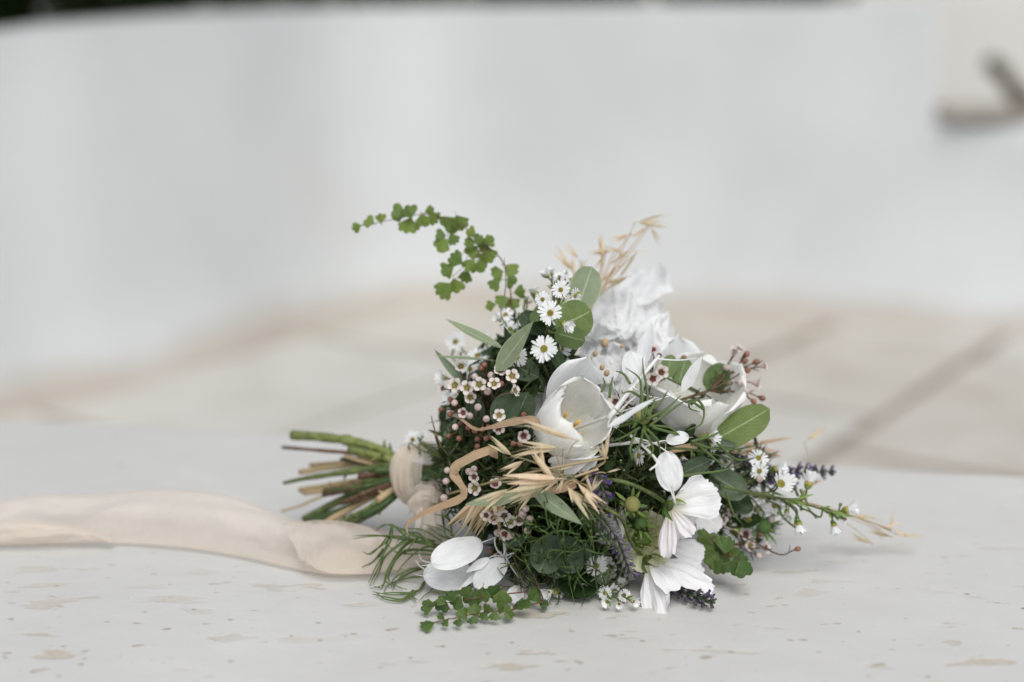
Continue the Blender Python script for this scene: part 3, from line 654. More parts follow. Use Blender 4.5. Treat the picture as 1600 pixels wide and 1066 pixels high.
# --- asters
def spray(name, flowers, node, buds=(), label=None, leafy=6, dn=.03, matn='stem', axis=(), big=1.0):
    """flowers: x, y, radius px, (right, up, toward) facing, kind, depth; axis: the main stem goes on through these points"""
    N = PS(node[0], node[1], dn); mb = MB(); main = stemline(N)
    mb.tube(main, [.0014 - .0004 * i / 10 for i in range(len(main))], 6); par = []; stem2 = [N]
    if axis:
        stem2 = floor_clip(spline([N] + [PS(*q) for q in axis], 8)); mb.tube(stem2, [.0011 - .0005 * i / len(stem2) for i in range(len(stem2))], 6)
    for (x, y, rp, fc, kind, dd) in list(flowers) + [(b[0], b[1], b[2], b[3] if len(b) > 3 else (0, 1, .3), 'bud', b[4] if len(b) > 4 else 0) for b in buds]:
        n = F(*fc); c = PS(x, y, dd); s = (c - CAM).dot(DR); size = rp / FPX * s * (1.35 if kind == 'up' else 1.05) * (big if kind != 'bud' else 1)
        c.z = max(c.z, size * (.5 if abs(n.z) > .5 else .75))
        end = c - n * size * .2; back = c - n * max(.007, size * .9)
        k0 = min(range(len(stem2)), key=lambda i: (stem2[i] - back).length); J = stem2[max(0, k0 - 5)]
        path = floor_clip(spline([J, J.lerp(back, .5) + rj(.0015), back, end], 4)); mb.tube(path, [.0007] * (len(path) - 1) + [.0006], 5)
        if kind != 'bud':
            for _ in range(2):
                k = RND.randrange(2, len(path) - 1); dv = (path[k + 1] - path[k]).normalized() + rj(.9); mb.leaf(path[k], path[k] + dv.normalized() * U(.006, .012), F(U(-1, 1), U(-1, 1), 1), U(.0008, .0013), willow, .1, nu=2, nv=4, mat=1)
        par.append((kind, c, n, size))
    for i in range(leafy):
        src = main if (not axis or i % 2) else stem2
        k = RND.randrange(3, len(src) - 1); dv = (src[k + 1] - src[k]).normalized() + rj(1.0); mb.leaf(src[k], src[k] + dv.normalized() * U(.010, .02), F(0, .5, 1), U(.001, .002), willow, .12, nu=2, nv=4, mat=1)
    mb.v = [V((p.x, p.y, max(p.z, .0008))) for p in mb.v]
    o = put(name, mb, [MAT[matn], MAT['calyx']], bq, N)
    if label: o['label'] = label
    for kind, c, n, size in par:
        lst = {'open': ASTER, 'up': ASTER_UP, 'brown': ASTER_BR, 'bud': [GBUD]}[kind]
        link('aster_bud' if kind == 'bud' else 'aster_flower', lst[RND.randrange(len(lst))], o, facing(c, n, size))
    return o
spray('aster_spray', [(876, 453, 15, (0, .2, 1), 'open', -.03), (848, 468, 13, (-.2, .1, 1), 'open', -.03), (860, 489, 20, (-.1, .1, 1), 'open', -.045), (898, 462, 13, (.7, -.2, .7), 'open', -.03),
   (881, 506, 15, (.75, -.35, .6), 'up', -.045), (892, 438, 14, (.5, .5, .5), 'open', -.02), (855, 431, 11, (-.5, .7, .4), 'up', -.01), (874, 433, 11, (0, .9, .5), 'brown', -.015), (885, 428, 9, (.2, .9, .3), 'brown', -.01), (834, 458, 11, (-.2, .9, .1), 'up', .01), (862, 428, 9, (-.1, .9, .3), 'up', 0)],
   (845, 545), buds=[(868, 442, 5, (0, .8, .6), -.03), (862, 446, 4, (-.3, .8, .5), -.02), (820, 470, 4, (0, 1, 0), .01)], label='spray of white daisies with yellow discs at the top of the bouquet', dn=.02, axis=[(858, 510, -.01), (866, 470, -.015)])
spray('aster_spray', [(850, 545, 22, (-.05, .1, 1), 'open', -.02), (808, 557, 19, (-.5, -.1, .8), 'open', -.008), (876, 545, 15, (.6, .1, .6), 'up', .0), (790, 492, 15, (-.2, .5, .6), 'open', .02), (797, 514, 14, (.1, .1, .9), 'open', .02),
   (812, 492, 11, (.3, .6, .5), 'up', .02), (782, 500, 11, (-.7, .3, .5), 'up', .02), (823, 470, 9, (0, .9, .3), 'up', .03)], (835, 600), label='spray with the largest open daisy below the eucalyptus leaves', axis=[(815, 550, .01), (800, 515, .02)])
spray('aster_spray', [(712, 534, 17, (-.2, .3, .9), 'open', .05), (746, 556, 18, (-.2, .6, .6), 'open', .045), (735, 577, 16, (-.3, .3, .8), 'open', .04), (694, 590, 13, (-.7, .2, .5), 'up', .03), (705, 625, 13, (-.6, .2, .5), 'up', .03), (760, 530, 9, (-.1, .8, .3), 'up', .04)], (775, 610),
   buds=[(708, 548, 4, (0, .8, 0), .05), (720, 552, 4, (0, .8, 0), .05)], label='spray of soft white daisies at the left back', dn=.05)
spray('aster_spray', [(645, 687, 15, (-.3, .2, .9), 'open', .03), (660, 683, 8, (.2, .5, .6), 'up', .03)], (690, 715), buds=[(676, 699, 4, (.3, .3, .3), .02), (656, 708, 4, (0, -1, .3), .02), (640, 707, 3, (0, -1, .3), .02)], label='single white daisy poking out above the ribbon', dn=.02)
spray('aster_spray', [(999, 712, 16, (-.85, -.1, .5), 'open', -.004), (1109, 683, 16, (.85, .1, .45), 'up', -.01), (1112, 694, 12, (.6, -.6, .5), 'up', -.01), (1066, 714, 12, (.1, -.8, .5), 'up', .01), (1134, 722, 14, (.3, .4, .8), 'open', .01), (1150, 728, 9, (.5, .2, .7), 'up', .02), (960, 660, 11, (.3, .2, .8), 'open', .005)], (1050, 730),
   buds=[(1010, 690, 4), (1080, 702, 4), (970, 720, 5, (0, .3, 1)), (975, 735, 4, (0, .3, 1))], label='spray of small white daisies in the middle right')
spray('aster_spray', [(1185, 716, 14, (.2, .5, .8), 'open', -.03), (1186, 736, 13, (.3, -.1, .9), 'open', -.035), (1212, 733, 13, (.8, .3, .4), 'up', -.03), (1219, 757, 17, (.3, .5, .8), 'up', -.035), (1263, 757, 16, (.3, .8, -.1), 'up', -.03), (1142, 752, 11, (0, -.3, .9), 'open', 0), (1155, 705, 9, (0, .6, .7), 'up', 0),
   (1322, 797, 14, (.9, .2, .2), 'up', -.03), (1303, 820, 12, (.2, -.9, .3), 'up', -.03), (1248, 818, 13, (.2, -.9, .3), 'up', -.03), (1210, 790, 13, (-.1, -.6, .7), 'open', -.02), (1229, 800, 10, (0, -.7, .5), 'up', -.02), (1320, 811, 9, (.6, -.4, .5), 'brown', -.03)], (1120, 755),
   buds=[(1286, 795, 5, (.2, .8, .3), -.035), (1275, 808, 4.5, (.3, -.3, .5), -.035), (1246, 809, 6, (0, -.7, .5), -.035), (1217, 802, 6, (-.2, -.5, .6), -.035), (1313, 789, 5, (.3, .8, 0), -.03), (1252, 795, 5, (0, -.7, .3), -.03), (1300, 815, 5, (0, -1, 0), -.03), (1194, 805, 5, (0, -.3, .8), -.03)], label='long spray of white daisies reaching out to the right', dn=.0, leafy=12, big=1.25, axis=[(1180, 770, -.03), (1240, 783, -.035), (1285, 796, -.035), (1318, 806, -.033)])
spray('aster_spray', [(1184, 797, 14, (.5, .2, .7), 'up', -.01), (1171, 812, 15, (-.4, -.3, .8), 'open', -.012), (1149, 831, 15, (-.6, -.4, .7), 'up', -.014), (1160, 790, 9, (.2, .5, .7), 'up', 0)], (1125, 775), buds=[(1140, 812, 5), (1180, 824, 5)], label='spray of white daisies drooping above the lower right fern', big=1.2)
spray('aster_spray', [(932, 884, 18, (-.1, .1, 1), 'open', -.01), (923, 914, 12, (-.2, .3, .9), 'up', -.01), (945, 932, 12, (-.2, .1, 1), 'open', -.012), (958, 927, 11, (.1, .5, .8), 'up', -.012), (975, 935, 12, (.2, -.1, 1), 'brown', -.012), (949, 946, 10, (-.3, -.1, .9), 'up', -.01), (979, 905, 12, (.2, .5, .8), 'up', -.006), (970, 920, 12, (.1, .8, .6), 'up', -.01),
   (967, 948, 9, (0, -.2, 1), 'up', -.01), (988, 946, 11, (.5, -.1, .8), 'up', -.008), (862, 935, 15, (-.7, -.2, .6), 'up', -.006), (874, 929, 10, (-.2, .5, .8), 'brown', 0), (915, 925, 9, (-.5, .1, .8), 'up', 0)], (930, 905), label='low spray of daisies touching the ledge beside the cosmos', dn=.02)

# --- waxflowers
def wax_sprig(flowers, node, label=None, needles=26, dn=.03, out=(-.3, .4, .5)):
    N = PS(node[0], node[1], dn); mb = MB(); main = stemline(N); mb.tube(main, [.0017 - .0006 * i / 10 for i in range(len(main))], 6); par = []
    for (x, y, kind, fc, dd) in flowers:
        n = F(*fc); c = PS(x, y, dd); s = (c - CAM).dot(DR); size = {'f': 11.6, 'p': 11.4, 'P': 10.2, 'r': 9.2, 'b': 11.5}[kind] / FPX * s * U(.9, 1.12)
        c.z = max(c.z, size); back = c - n * .014; end = c - n * size * .7
        path = floor_clip(spline([N, N.lerp(back, .5) + rj(.003), back, end], 4)); mb.tube(path, [.0006] * (len(path) - 3) + [.0005] * 3, 5)
        for _ in range(4):
            k = RND.randrange(1, len(path) - 2); d = ((path[k + 1] - path[k]).normalized() + rj(.8)).normalized(); mb.leaf(path[k], path[k] + d * U(.007, .013), F(U(-1, 1), U(-1, 1), 1), .0006, willow, .08, nu=1, nv=3, mat=1)
        par.append((kind, c, n, size))
    for i in range(needles):
        k = RND.randrange(4, len(main) - 1); p = main[k].lerp(main[k + 1], U(0, 1)); d = ((main[k + 1] - main[k]).normalized() * .5 + rj(1)).normalized(); mb.leaf(p, p + d * U(.010, .019), F(0, .3, 1), .0007, willow, .1, nu=1, nv=3, mat=1)
    mb.v = [V((p.x, p.y, max(p.z, .0008))) for p in mb.v]
    o = put('waxflower_sprig', mb, [MAT['twig'], MAT['needle']], bq, N)
    if label: o['label'] = label
    for kind, c, n, size in par:
        if kind == 'r': link('waxflower_bud', RBUD, o, facing(c, n, size))
        elif kind == 'b': link('waxflower_bud', PBUD, o, facing(c, n, size))
        else:
            l = {'f': WAX, 'p': WAXP, 'P': WAXP}[kind]; link('waxflower', l[RND.randrange(len(l))], o, facing(c, n, size))
wax_sprig([(720, 573, 'f', (0, .4, .9), -.01), (711, 602, 'f', (-.3, .2, .9), -.01), (730, 606, 'f', (-.1, .2, 1), -.014), (749, 601, 'f', (0, .3, .9), -.016), (772, 600, 'f', (.1, .3, .9), -.016), (782, 579, 'f', (-.1, .5, .9), -.012), (800, 588, 'f', (.2, .3, .9), -.014),
  (692, 607, 'P', (-.7, .2, .6), -.004), (735, 621, 'f', (-.1, -.1, 1), -.008), (757, 571, 'r', (-.2, .8, .4), 0), (752, 577, 'r', (-.3, .7, .4), 0), (768, 588, 'b', (-.3, .7, .5), -.01), (783, 600, 'r', (.4, .2, .7), -.01), (804, 611, 'f', (.7, .3, .5), -.01), (790, 573, 'p', (.2, .8, .4), -.004), (742, 590, 'b', (0, .8, .4), -.004), (762, 612, 'b', (0, .2, .9), -.006)], (765, 650), 'waxflower sprig with open cream cups at upper left', dn=.02)
wax_sprig([(711, 630, 'b', (-.5, .4, .7), -.008), (704, 625, 'r', (-.5, .7, .4), 0), (690, 640, 'r', (-.9, .1, .4), 0), (704, 647, 'r', (-.5, -.2, .7), 0), (724, 645, 'P', (-.3, -.1, .9), -.006), (747, 637, 'b', (0, .4, .8), -.012), (780, 649, 'f', (.1, .1, 1), -.018), (779, 669, 'p', (.2, -.2, .9), -.012), (720, 661, 'r', (-.4, -.2, .8), 0), (712, 667, 'b', (-.5, -.3, .7), -.004), (702, 681, 'r', (-.7, -.2, .5), 0), (718, 685, 'r', (-.4, -.3, .7), 0),
  (732, 668, 'r', (-.2, -.2, .8), -.006), (742, 673, 'r', (-.1, -.2, .9), -.006), (754, 671, 'r', (0, -.2, .9), -.008), (763, 668, 'r', (.1, -.1, .9), -.008), (746, 686, 'r', (-.2, -.2, .9), -.006), (746, 697, 'r', (-.2, -.3, .9), -.006), (743, 705, 'r', (-.2, -.4, .9), -.004), (759, 685, 'r', (.3, -.1, .9), -.008), (735, 650, 'b', (-.4, .1, .8), -.004), (760, 655, 'b', (0, .2, .9), -.002), (818, 681, 'p', (.1, -.1, 1), -.012), (818, 648, 'r', (.2, .3, .8), 0)], (765, 700), 'waxflower sprig dotted with coral buds on the left side')
wax_sprig([(741, 733, 'b', (-.3, .2, .9), -.01), (733, 737, 'b', (-.5, .2, .8), -.008), (741, 745, 'P', (-.3, -.1, .9), -.012), (742, 763, 'f', (-.3, 0, .9), -.012), (774, 757, 'p', (0, .5, .8), -.008), (700, 735, 'b', (-.6, 0, .5), .0), (698, 752, 'b', (-.6, 0, .5), .0), (695, 778, 'b', (-.6, 0, .5), .0), (802, 694, 'r', (0, 0, 1), .0), (813, 694, 'r', (0, 0, 1), .0), (886, 717, 'r', (.2, -.2, .9), .0), (757, 776, 'r', (0, -.2, .9), 0), (818, 765, 'p', (0, 0, 1), .0)], (785, 735), 'waxflower sprig framed by the bent tan leaf', needles=50)
wax_sprig([(760, 805, 'P', (-.3, -.2, .9), -.012), (772, 809, 'p', (0, -.3, .9), -.012), (788, 806, 'p', (0, -.2, 1), -.014), (797, 815, 'f', (.1, -.3, .9), -.012), (811, 812, 'p', (.2, -.2, .9), -.012), (821, 795, 'b', (.3, .3, .8), -.012), (816, 803, 'b', (.3, 0, .9), -.012), (827, 811, 'b', (.5, -.1, .8), -.012), (824, 828, 'b', (.3, -.5, .8), -.012), (789, 834, 'p', (-.1, -.4, .9), -.008), (798, 836, 'b', (.2, -.5, .8), -.008), (778, 832, 'b', (-.3, -.3, .8), -.006), (766, 862, 'r', (-.2, -.3, .8), -.004), (780, 868, 'P', (0, -.3, .9), -.004), (805, 930, 'b', (0, -.3, .9), -.004)], (815, 785), 'waxflower sprig hanging below the sage leaves')
wax_sprig([(1148, 549, 'p', (.3, .7, .3), -.01), (1166, 554, 'r', (.5, .7, .3), -.01), (1163, 565, 'r', (.6, .4, .5), -.012), (1167, 579, 'r', (.7, 0, .6), -.012), (1194, 572, 'P', (.9, .2, .3), -.01), (1181, 566, 'r', (.8, .4, .4), -.01), (1183, 599, 'p', (.9, -.1, .3), -.01), (1190, 622, 'r', (.8, -.3, .4), -.01), (1177, 627, 'r', (.6, -.5, .5), -.012), (1156, 598, 'b', (.3, 0, .9), -.01), (1135, 575, 'b', (0, .5, .7), -.005), (1155, 545, 'P', (.5, .7, .2), -.006), (1165, 612, 'b', (.5, -.2, .8), -.008)], (1110, 610), 'waxflower sprig leaning out at the upper right', dn=-.005)
wax_sprig([(1020, 547, 'p', (-.1, .6, .7), .02), (1030, 556, 'r', (.2, .5, .8), .015), (1033, 582, 'p', (.2, .2, .9), .01), (1020, 592, 'p', (0, 0, 1), .005), (1068, 560, 'r', (.4, .7, .5), .02), (962, 628, 'p', (-.2, 0, 1), .0), (978, 622, 'P', (.1, .1, 1), .0), (968, 638, 'r', (0, -.3, .9), .0)], (1000, 640), 'waxflower sprig half hidden behind the white stems', dn=.03)
wax_sprig([(1187, 835, 'r', (.4, .6, .5), -.01), (1196, 856, 'p', (.7, .1, .6), -.02), (1246, 858, 'r', (.9, .3, .2), -.03), (1185, 868, 'b', (.6, -.2, .7), -.02), (1150, 848, 'p', (0, 0, 1), -.006), (1165, 835, 'P', (.2, .3, .9), -.006), (1172, 852, 'f', (.3, 0, .9), -.01), (1135, 838, 'b', (-.3, .2, .9), -.004), (1128, 812, 'p', (-.2, .2, .9), .0), (1118, 795, 'b', (-.2, .4, .9), .0), (1145, 800, 'p', (0, .3, .9), .0), (1205, 812, 'b', (.5, .2, .7), -.01), (1186, 748, 'b', (.3, .1, .9), -.04)], (1120, 820), 'waxflower sprig with a long red-tipped twig at lower right', dn=.005)

# --- eucalyptus and other broad leaves
def leaf_sprig(node, label, leaves, dn=.03, name='eucalyptus_sprig'):
    N = PS(node[0], node[1], dn); mb = MB(); main = stemline(N); mb.tube(main, [.0017 - .0006 * i / 10 for i in range(len(main))], 6)
    ends = []
    for (kind, b, t, nrm, db, dt, wd) in leaves:
        B = PS(b[0], b[1], db); ends.append(B); mb.tube(floor_clip(bez(N, N.lerp(B, .5) + rj(.003), B, 5)), .0008, 5)
    o = put(name, mb, [MAT['stem']], bq, N); o['label'] = label
    for (kind, b, t, nrm, db, dt, wd) in leaves: leafpart(kind, b, t, nrm, db, dt, wd, o, 'leaf')
leaf_sprig((790, 590), 'eucalyptus sprig with long sage leaves at upper left', [('willow', (775, 580), (839, 502), (-.3, .3, .9), -.015, -.035, 1.0), ('slim', (786, 545), (696, 503), (-.2, .8, .6), .0, .015, 1.0), ('slim', (768, 563), (677, 561), (0, .85, .5), .0, -.005, .6), ('slim', (725, 600), (680, 546), (-.5, .3, .7), .01, .02, 1.0), ('dark', (788, 562), (842, 592), (.1, .3, .9), .0, -.01, .85)], dn=.02)
leaf_sprig((800, 650), 'sprig of dark rounded eucalyptus leaves beside the tulip', [('dark', (775, 665), (806, 615), (-.2, .2, .9), .0, -.004, 1.1), ('dark', (800, 668), (825, 612), (.2, .2, .9), .006, .0, 1.0), ('dark', (735, 668), (752, 622), (-.3, .3, .9), .01, .0, 1.0), ('sageround', (690, 690), (716, 655), (-.8, .3, .5), .02, .02, .5)])
leaf_sprig((865, 520), 'sprig with broad round green leaves at the top', [('round', (868, 514), (925, 486), (0, .25, 1), -.02, -.025, 1.15), ('round', (866, 520), (915, 533), (.1, -.1, 1), -.02, -.026, .8), ('sageround', (903, 482), (924, 418), (.3, .2, .9), -.012, .0, 1.05), ('rounddeep', (850, 520), (815, 490), (-.2, .3, .9), .01, .02, .8), ('round', (850, 470), (838, 505), (-.4, .1, .9), .0, -.02, .7), ('rounddeep', (880, 575), (862, 548), (.4, .2, .8), .0, .0, .9), ('round', (870, 560), (885, 585), (.4, .2, .8), .0, .0, .8)], dn=.01)
leaf_sprig((1100, 690), 'broad green leaf with pale midrib on the right', [('round', (1112, 690), (1204, 640), (.15, .55, .8), .0, -.01, .62)], dn=.01)
leaf_sprig((1100, 620), 'green leaves behind the right waxflowers', [('round', (1105, 610), (1135, 570), (.2, .3, .9), .02, .02, .9), ('round', (1060, 600), (1072, 560), (0, .3, .9), .02, .03, .8), ('round', (1040, 590), (1050, 555), (0, .3, .9), .02, .03, .7)], dn=.03)
leaf_sprig((825, 760), 'pair of sage eucalyptus leaves at the front', [('willow2', (816, 772), (725, 784), (0, .55, .85), -.02, -.018, .80), ('willow', (832, 764), (909, 822), (.15, .3, .9), -.024, -.03, .92), ('darkslim', (858, 750), (916, 742), (0, .3, 1), -.02, -.02, .8)], dn=.0)
leaf_sprig((870, 850), 'round dark eucalyptus leaves low at the front', [('dark', (872, 838), (842, 895), (-.1, .3, 1), -.008, -.012, 1.2), ('dark', (876, 838), (898, 896), (.1, .3, 1), -.008, -.012, 1.1), ('dark', (868, 842), (868, 905), (0, .2, 1), -.002, -.006, 1.0), ('dark', (900, 850), (925, 868), (.3, .3, .9), .0, .0, .9), ('dark', (820, 840), (790, 850), (-.2, .3, .9), .0, .0, .9), ('sageround', (945, 880), (940, 915), (0, .3, 1), .0, -.004, 1.0), ('rounddeep', (905, 900), (885, 935), (0, .4, .9), -.006, -.01, 1.1), ('rounddeep', (905, 900), (915, 938), (0, .4, .9), -.006, -.01, 1.0)], dn=.01)
leaf_sprig((1090, 740), 'grey green leaves shaded behind the cosmos', [('sagedark' if 0 else 'dark', (1110, 740), (1165, 775), (.1, .3, .9), .005, .005, 1.0), ('dark', (1065, 740), (1110, 720), (0, .4, .9), .0, .0, .8), ('rounddeep', (1130, 770), (1175, 800), (.2, .3, .9), .01, .005, .8), ('dark', (1095, 690), (1150, 700), (0, .5, .8), .0, .0, .5), ('rounddeep', (905, 790), (945, 830), (0, .3, .9), .004, .004, .7), ('rounddeep', (1150, 818), (1190, 810), (.3, .3, .9), .0, -.01, .6)], dn=.02)
# --- maidenhair ferns
def fern(label, rachis, leaflets, lib, sz=13, wire=.0004, flat=0.0):
    """rachis: polyline of (x, y, s); leaflets: x, y, angle of the fan's outward direction in the photo (degrees, 0 = right, 90 = up)"""
    pts = [P(x, y, min(s, level_s(y) - .003) if y > 380 else s) for x, y, s in rachis]; pl = floor_clip(spline(pts, 6))
    mb = MB(); mb.tube(pl, [wire * (1.4 - .9 * i / (len(pl) - 1)) for i in range(len(pl))], 5); par = []
    root = floor_clip(bez(TIE, TIE.lerp(pl[0], .5).lerp(CEN, .3), pl[0], 8)); mb.tube(root, wire * 1.5, 5)
    for it in leaflets:
        x, y, ang = it[:3]; k = it[3] if len(it) > 3 else 1.0
        # depth follows the nearest piece of rachis
        best = min(pl, key=lambda q: ((800 + FPX * (q - CAM).dot(RT) / (q - CAM).dot(DR)) - x) ** 2 + ((533 - FPX * (q - CAM).dot(UP) / (q - CAM).dot(DR)) - y) ** 2)
        s = (best - CAM).dot(DR) + U(-.006, .004); s = min(s, level_s(y) - .005) if y > 380 else s
        a = math.radians(ang) + U(-.12, .12); size = sz * k * U(.95, 1.15) / FPX * s * 1.82
        d = (RT * math.cos(a) + UP * math.sin(a) - DR * U(-.25, .25)).normalized(); c = P(x, y, s); b = c - d * size * .55
        b.z = max(b.z, .002)
        nr = F(U(-.35, .35), U(-.1, .5) + flat, 1); tip = b + d * size; tip.z = max(tip.z, .003)
        mb.tube(floor_clip(bez(best, best.lerp(b, .6) + (tip - b) * -.15, b - d * size * .1, 5)), wire * .6, 4); par.append((b, tip, nr))
    o = put('fern_frond', mb, [MAT['twig']], bq, pl[0]); o['label'] = label
    for b, tip, nr in par: link('fern_leaflet', lib[RND.randrange(len(lib))], o, along(b, tip, nr, U(.85, 1.1)))
fern('bright maidenhair fern frond arching out at upper left', [(800, 500, 1.06), (797, 450, 1.06), (786, 410, 1.06), (760, 383, 1.058), (735, 362, 1.056), (700, 342, 1.058), (660, 335, 1.062), (620, 342, 1.066), (570, 352, 1.07), (548, 356, 1.072)],
 [(557, 356, 200, .85), (577, 345, 150, .8), (594, 341, 110, .8), (622, 331, 165, 1.15), (638, 331, 120, 1.0), (636, 353, 250, 1.15), (660, 346, 280, 1.0), (671, 328, 30, .8), (678, 341, 320, .9), (702, 350, 230, 1.2), (717, 350, 290, 1.2), (688, 367, 170, .8), (689, 382, 225, 1.15), (708, 374, 300, .95), (733, 379, 190, 1.0), (737, 393, 230, 1.0),
  (712, 405, 150, 1.15), (698, 421, 200, 1.15), (735, 415, 240, 1.15), (749, 417, 280, 1.1), (727, 432, 250, 1.1), (693, 453, 225, 1.3), (713, 447, 290, 1.1), (755, 386, 220, 1.0), (758, 403, 270, 1.1), (764, 377, 20, .9), (736, 362, 150, .8), (800, 420, 340, 1.1), (776, 426, 190, .9), (773, 445, 220, 1.05), (784, 470, 200, 1.1), (766, 477, 190, .9), (799, 476, 300, 1.0), (799, 441, 320, .8), (769, 396, 320, .9), (748, 374, 60, .8), (812, 455, 20, .8)], FERN, 11.5)
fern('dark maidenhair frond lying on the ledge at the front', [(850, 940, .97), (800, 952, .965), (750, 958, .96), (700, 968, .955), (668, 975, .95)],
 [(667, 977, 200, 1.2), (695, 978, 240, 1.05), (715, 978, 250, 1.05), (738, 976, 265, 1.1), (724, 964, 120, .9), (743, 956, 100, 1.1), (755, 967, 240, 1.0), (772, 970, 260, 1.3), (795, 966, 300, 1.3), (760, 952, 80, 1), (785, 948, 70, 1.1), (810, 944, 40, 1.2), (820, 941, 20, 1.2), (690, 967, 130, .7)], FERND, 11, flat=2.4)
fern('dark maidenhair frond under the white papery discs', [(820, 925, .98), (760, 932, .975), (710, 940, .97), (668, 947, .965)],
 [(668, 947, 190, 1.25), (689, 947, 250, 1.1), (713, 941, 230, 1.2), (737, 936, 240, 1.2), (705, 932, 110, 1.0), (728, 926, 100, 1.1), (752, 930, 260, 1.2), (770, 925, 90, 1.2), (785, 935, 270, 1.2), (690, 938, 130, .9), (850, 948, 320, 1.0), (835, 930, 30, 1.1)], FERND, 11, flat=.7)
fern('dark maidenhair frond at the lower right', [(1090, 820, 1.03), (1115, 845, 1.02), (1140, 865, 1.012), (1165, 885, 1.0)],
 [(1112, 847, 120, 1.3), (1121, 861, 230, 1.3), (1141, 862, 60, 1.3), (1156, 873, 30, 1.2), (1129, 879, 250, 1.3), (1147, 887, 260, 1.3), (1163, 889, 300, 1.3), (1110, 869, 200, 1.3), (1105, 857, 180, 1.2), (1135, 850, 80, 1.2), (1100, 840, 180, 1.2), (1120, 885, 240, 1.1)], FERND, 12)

# --- tulips
def tulip(label, base, s, axis, L, R, petals, mats, stam=True, spin=0.0):
    B = P(base[0], base[1], s); ax = F(*axis); fr = facing(B, ax, 1.0, spin)
    # place spin so that angle 90 = photo-up around the cup
    up = (UP - ax * UP.dot(ax)).normalized(); x = up.cross(ax).normalized(); fr = basis(B, x, up, ax)
    mb = MB(); st = floor_clip(bez(TIE, TIE.lerp(B, .6).lerp(CEN, .4), B - ax * .012, 8)) + [B + ax * .002]; mb.tube(st, [.0030] * (len(st) - 1) + [.0045], 8)
    mb.ball(B + ax * .003, .0055, nu=8, nv=5)
    o = put('white_tulip', mb, [MAT['stem']], bq, B); o['label'] = label
    for (ang, k, op, wd, curl, mt, off) in petals:
        m2 = MB(); a0 = math.radians(ang); LL = L * k
        def fn(u, t):
            uu = (u - .5) * 2
            h = wd * (.30 + .70 * math.sin(min(1, t * 1.55) * math.pi / 2) ** 1.2) * math.sqrt(max(0.0, 1 - max(0, (t - .45) / .55) ** 3.6)) + .0004
            r = (R + off) * (math.sqrt(1 - (1 - min(t / .6, 1)) ** 2) * .93 + .07) + op * LL * t ** 2.2 - curl * LL * t ** 6
            z = LL * (t - .18 * op * t * t) - .1 * LL * (1 - (1 - t) ** 2) * 0
            g = uu * h / max(r, R * .55); rr = r * (1 + .05 * uu * uu) + .0012 * math.sin(uu * 4 + ang) * t + .0016 * math.sin(7 * t + ang) * abs(uu) ** 3
            return (rr * math.cos(a0 + g), rr * math.sin(a0 + g), z - .10 * LL * abs(uu) ** 3 * t + .0015 * math.sin(uu * 6 + ang) * t ** 4)
        m2.grid(fn, 12, 16); link('petal', m2.mesh('petal', [MAT[mt]]), o, fr)
    if stam:
        for k in range(5):
            a = k * 1.257 + .3; m2 = MB(); q = V((math.cos(a), math.sin(a), 0)); m2.tube([q * .002, q * .006 + V((0, 0, .012)), q * .008 + V((0, 0, .018))], [.0008, .0007, .0006], 5, 0)
            m2.tube([q * .008 + V((0, 0, .017)), q * .0085 + V((0, 0, .021)), q * .009 + V((0, 0, .025))], [.0008, .0014, .0005], 6, 0); link('stamen', m2.mesh('stamen', [MAT['anther']]), o, fr)
        m2 = MB(); m2.tube([(0, 0, 0), (0, 0, .014), (0, 0, .018)], [.0022, .0022, .003], 8); link('pistil', m2.mesh('pistil', [MAT['calyx']]), o, fr)
    return o
tulip('open white tulip with cream inside and yellow stamens', (866, 690), 1.0, (.46, .55, .72), .050, .0225,
  [(82, 1.04, .03, .029, .05, 'tulip', 0), (-12, 1.0, .03, .029, .07, 'tulip', .0004), (-105, .74, .05, .027, .06, 'tulip', .0012), (150, .98, .02, .027, .16, 'tulip', .0022), (215, .90, .02, .027, .20, 'tulip', .003), (275, .62, .10, .024, .02, 'tulip', .0044), (78, 1.20, .10, .018, -.02, 'tulipout', .005)], None)
tulip('second white tulip facing right behind the thread leaves', (1068, 668), 1.055, (.15, .80, .45), .052, .027,
  [(60, 1.0, .10, .030, .08, 'tulip', 0), (150, 1.0, .16, .028, .08, 'tulip', 0), (270, .85, .10, .028, .1, 'tulip', .001), (10, 1.02, .22, .028, .08, 'tulip', .002), (215, 1.0, .30, .028, .1, 'tulip', .002), (320, .92, .22, .027, .1, 'tulip', .003), (95, 1.15, .06, .022, 0, 'tulipout', .004)], None, stam=False)

# loose white petals tucked between
def loose(lst, name='white_petal', lib=COS):
    for (b, t, nrm, db, dt, wd, label) in lst:
        o = link(name, lib[RND.randrange(len(lib))], bq, along(PS(b[0], b[1], db), TP(PS(b[0], b[1], db), t, dt - db), F(*nrm), wd)); o['label'] = label
loose([((838, 700), (828, 598), (-.3, .2, .9), .035, .045, .55, 'cream petal half hidden left of the open tulip'), ((935, 700), (865, 738), (0, .2, 1), -.004, -.008, .55, 'white petal below the open tulip'), ((1050, 580), (1045, 528), (.1, .4, .9), .05, .055, 1.1, 'bright white petal behind the right side'),
  ((1085, 790), (1120, 832), (.3, .2, .9), .008, .01, 1.1, 'broad white petal behind the drooping cosmos'), ((1040, 850), (1098, 868), (.2, .5, .8), .0, -.004, 1.0, 'white petal between the two cosmos'), ((975, 790), (940, 850), (-.2, .2, .9), .012, .01, .8, 'cream petal behind the grey lavender'), ((945, 860), (950, 905), (0, .2, .9), .01, .008, .9, 'shaded grey white petal low in the middle'),
  ((1000, 600), (985, 660), (0, .3, .9), .03, .03, .8, 'cream petal behind the bleached stem'), ((905, 740), (925, 712), (0, .3, .9), .0, .0, .9, 'small white petal below the tulip')])

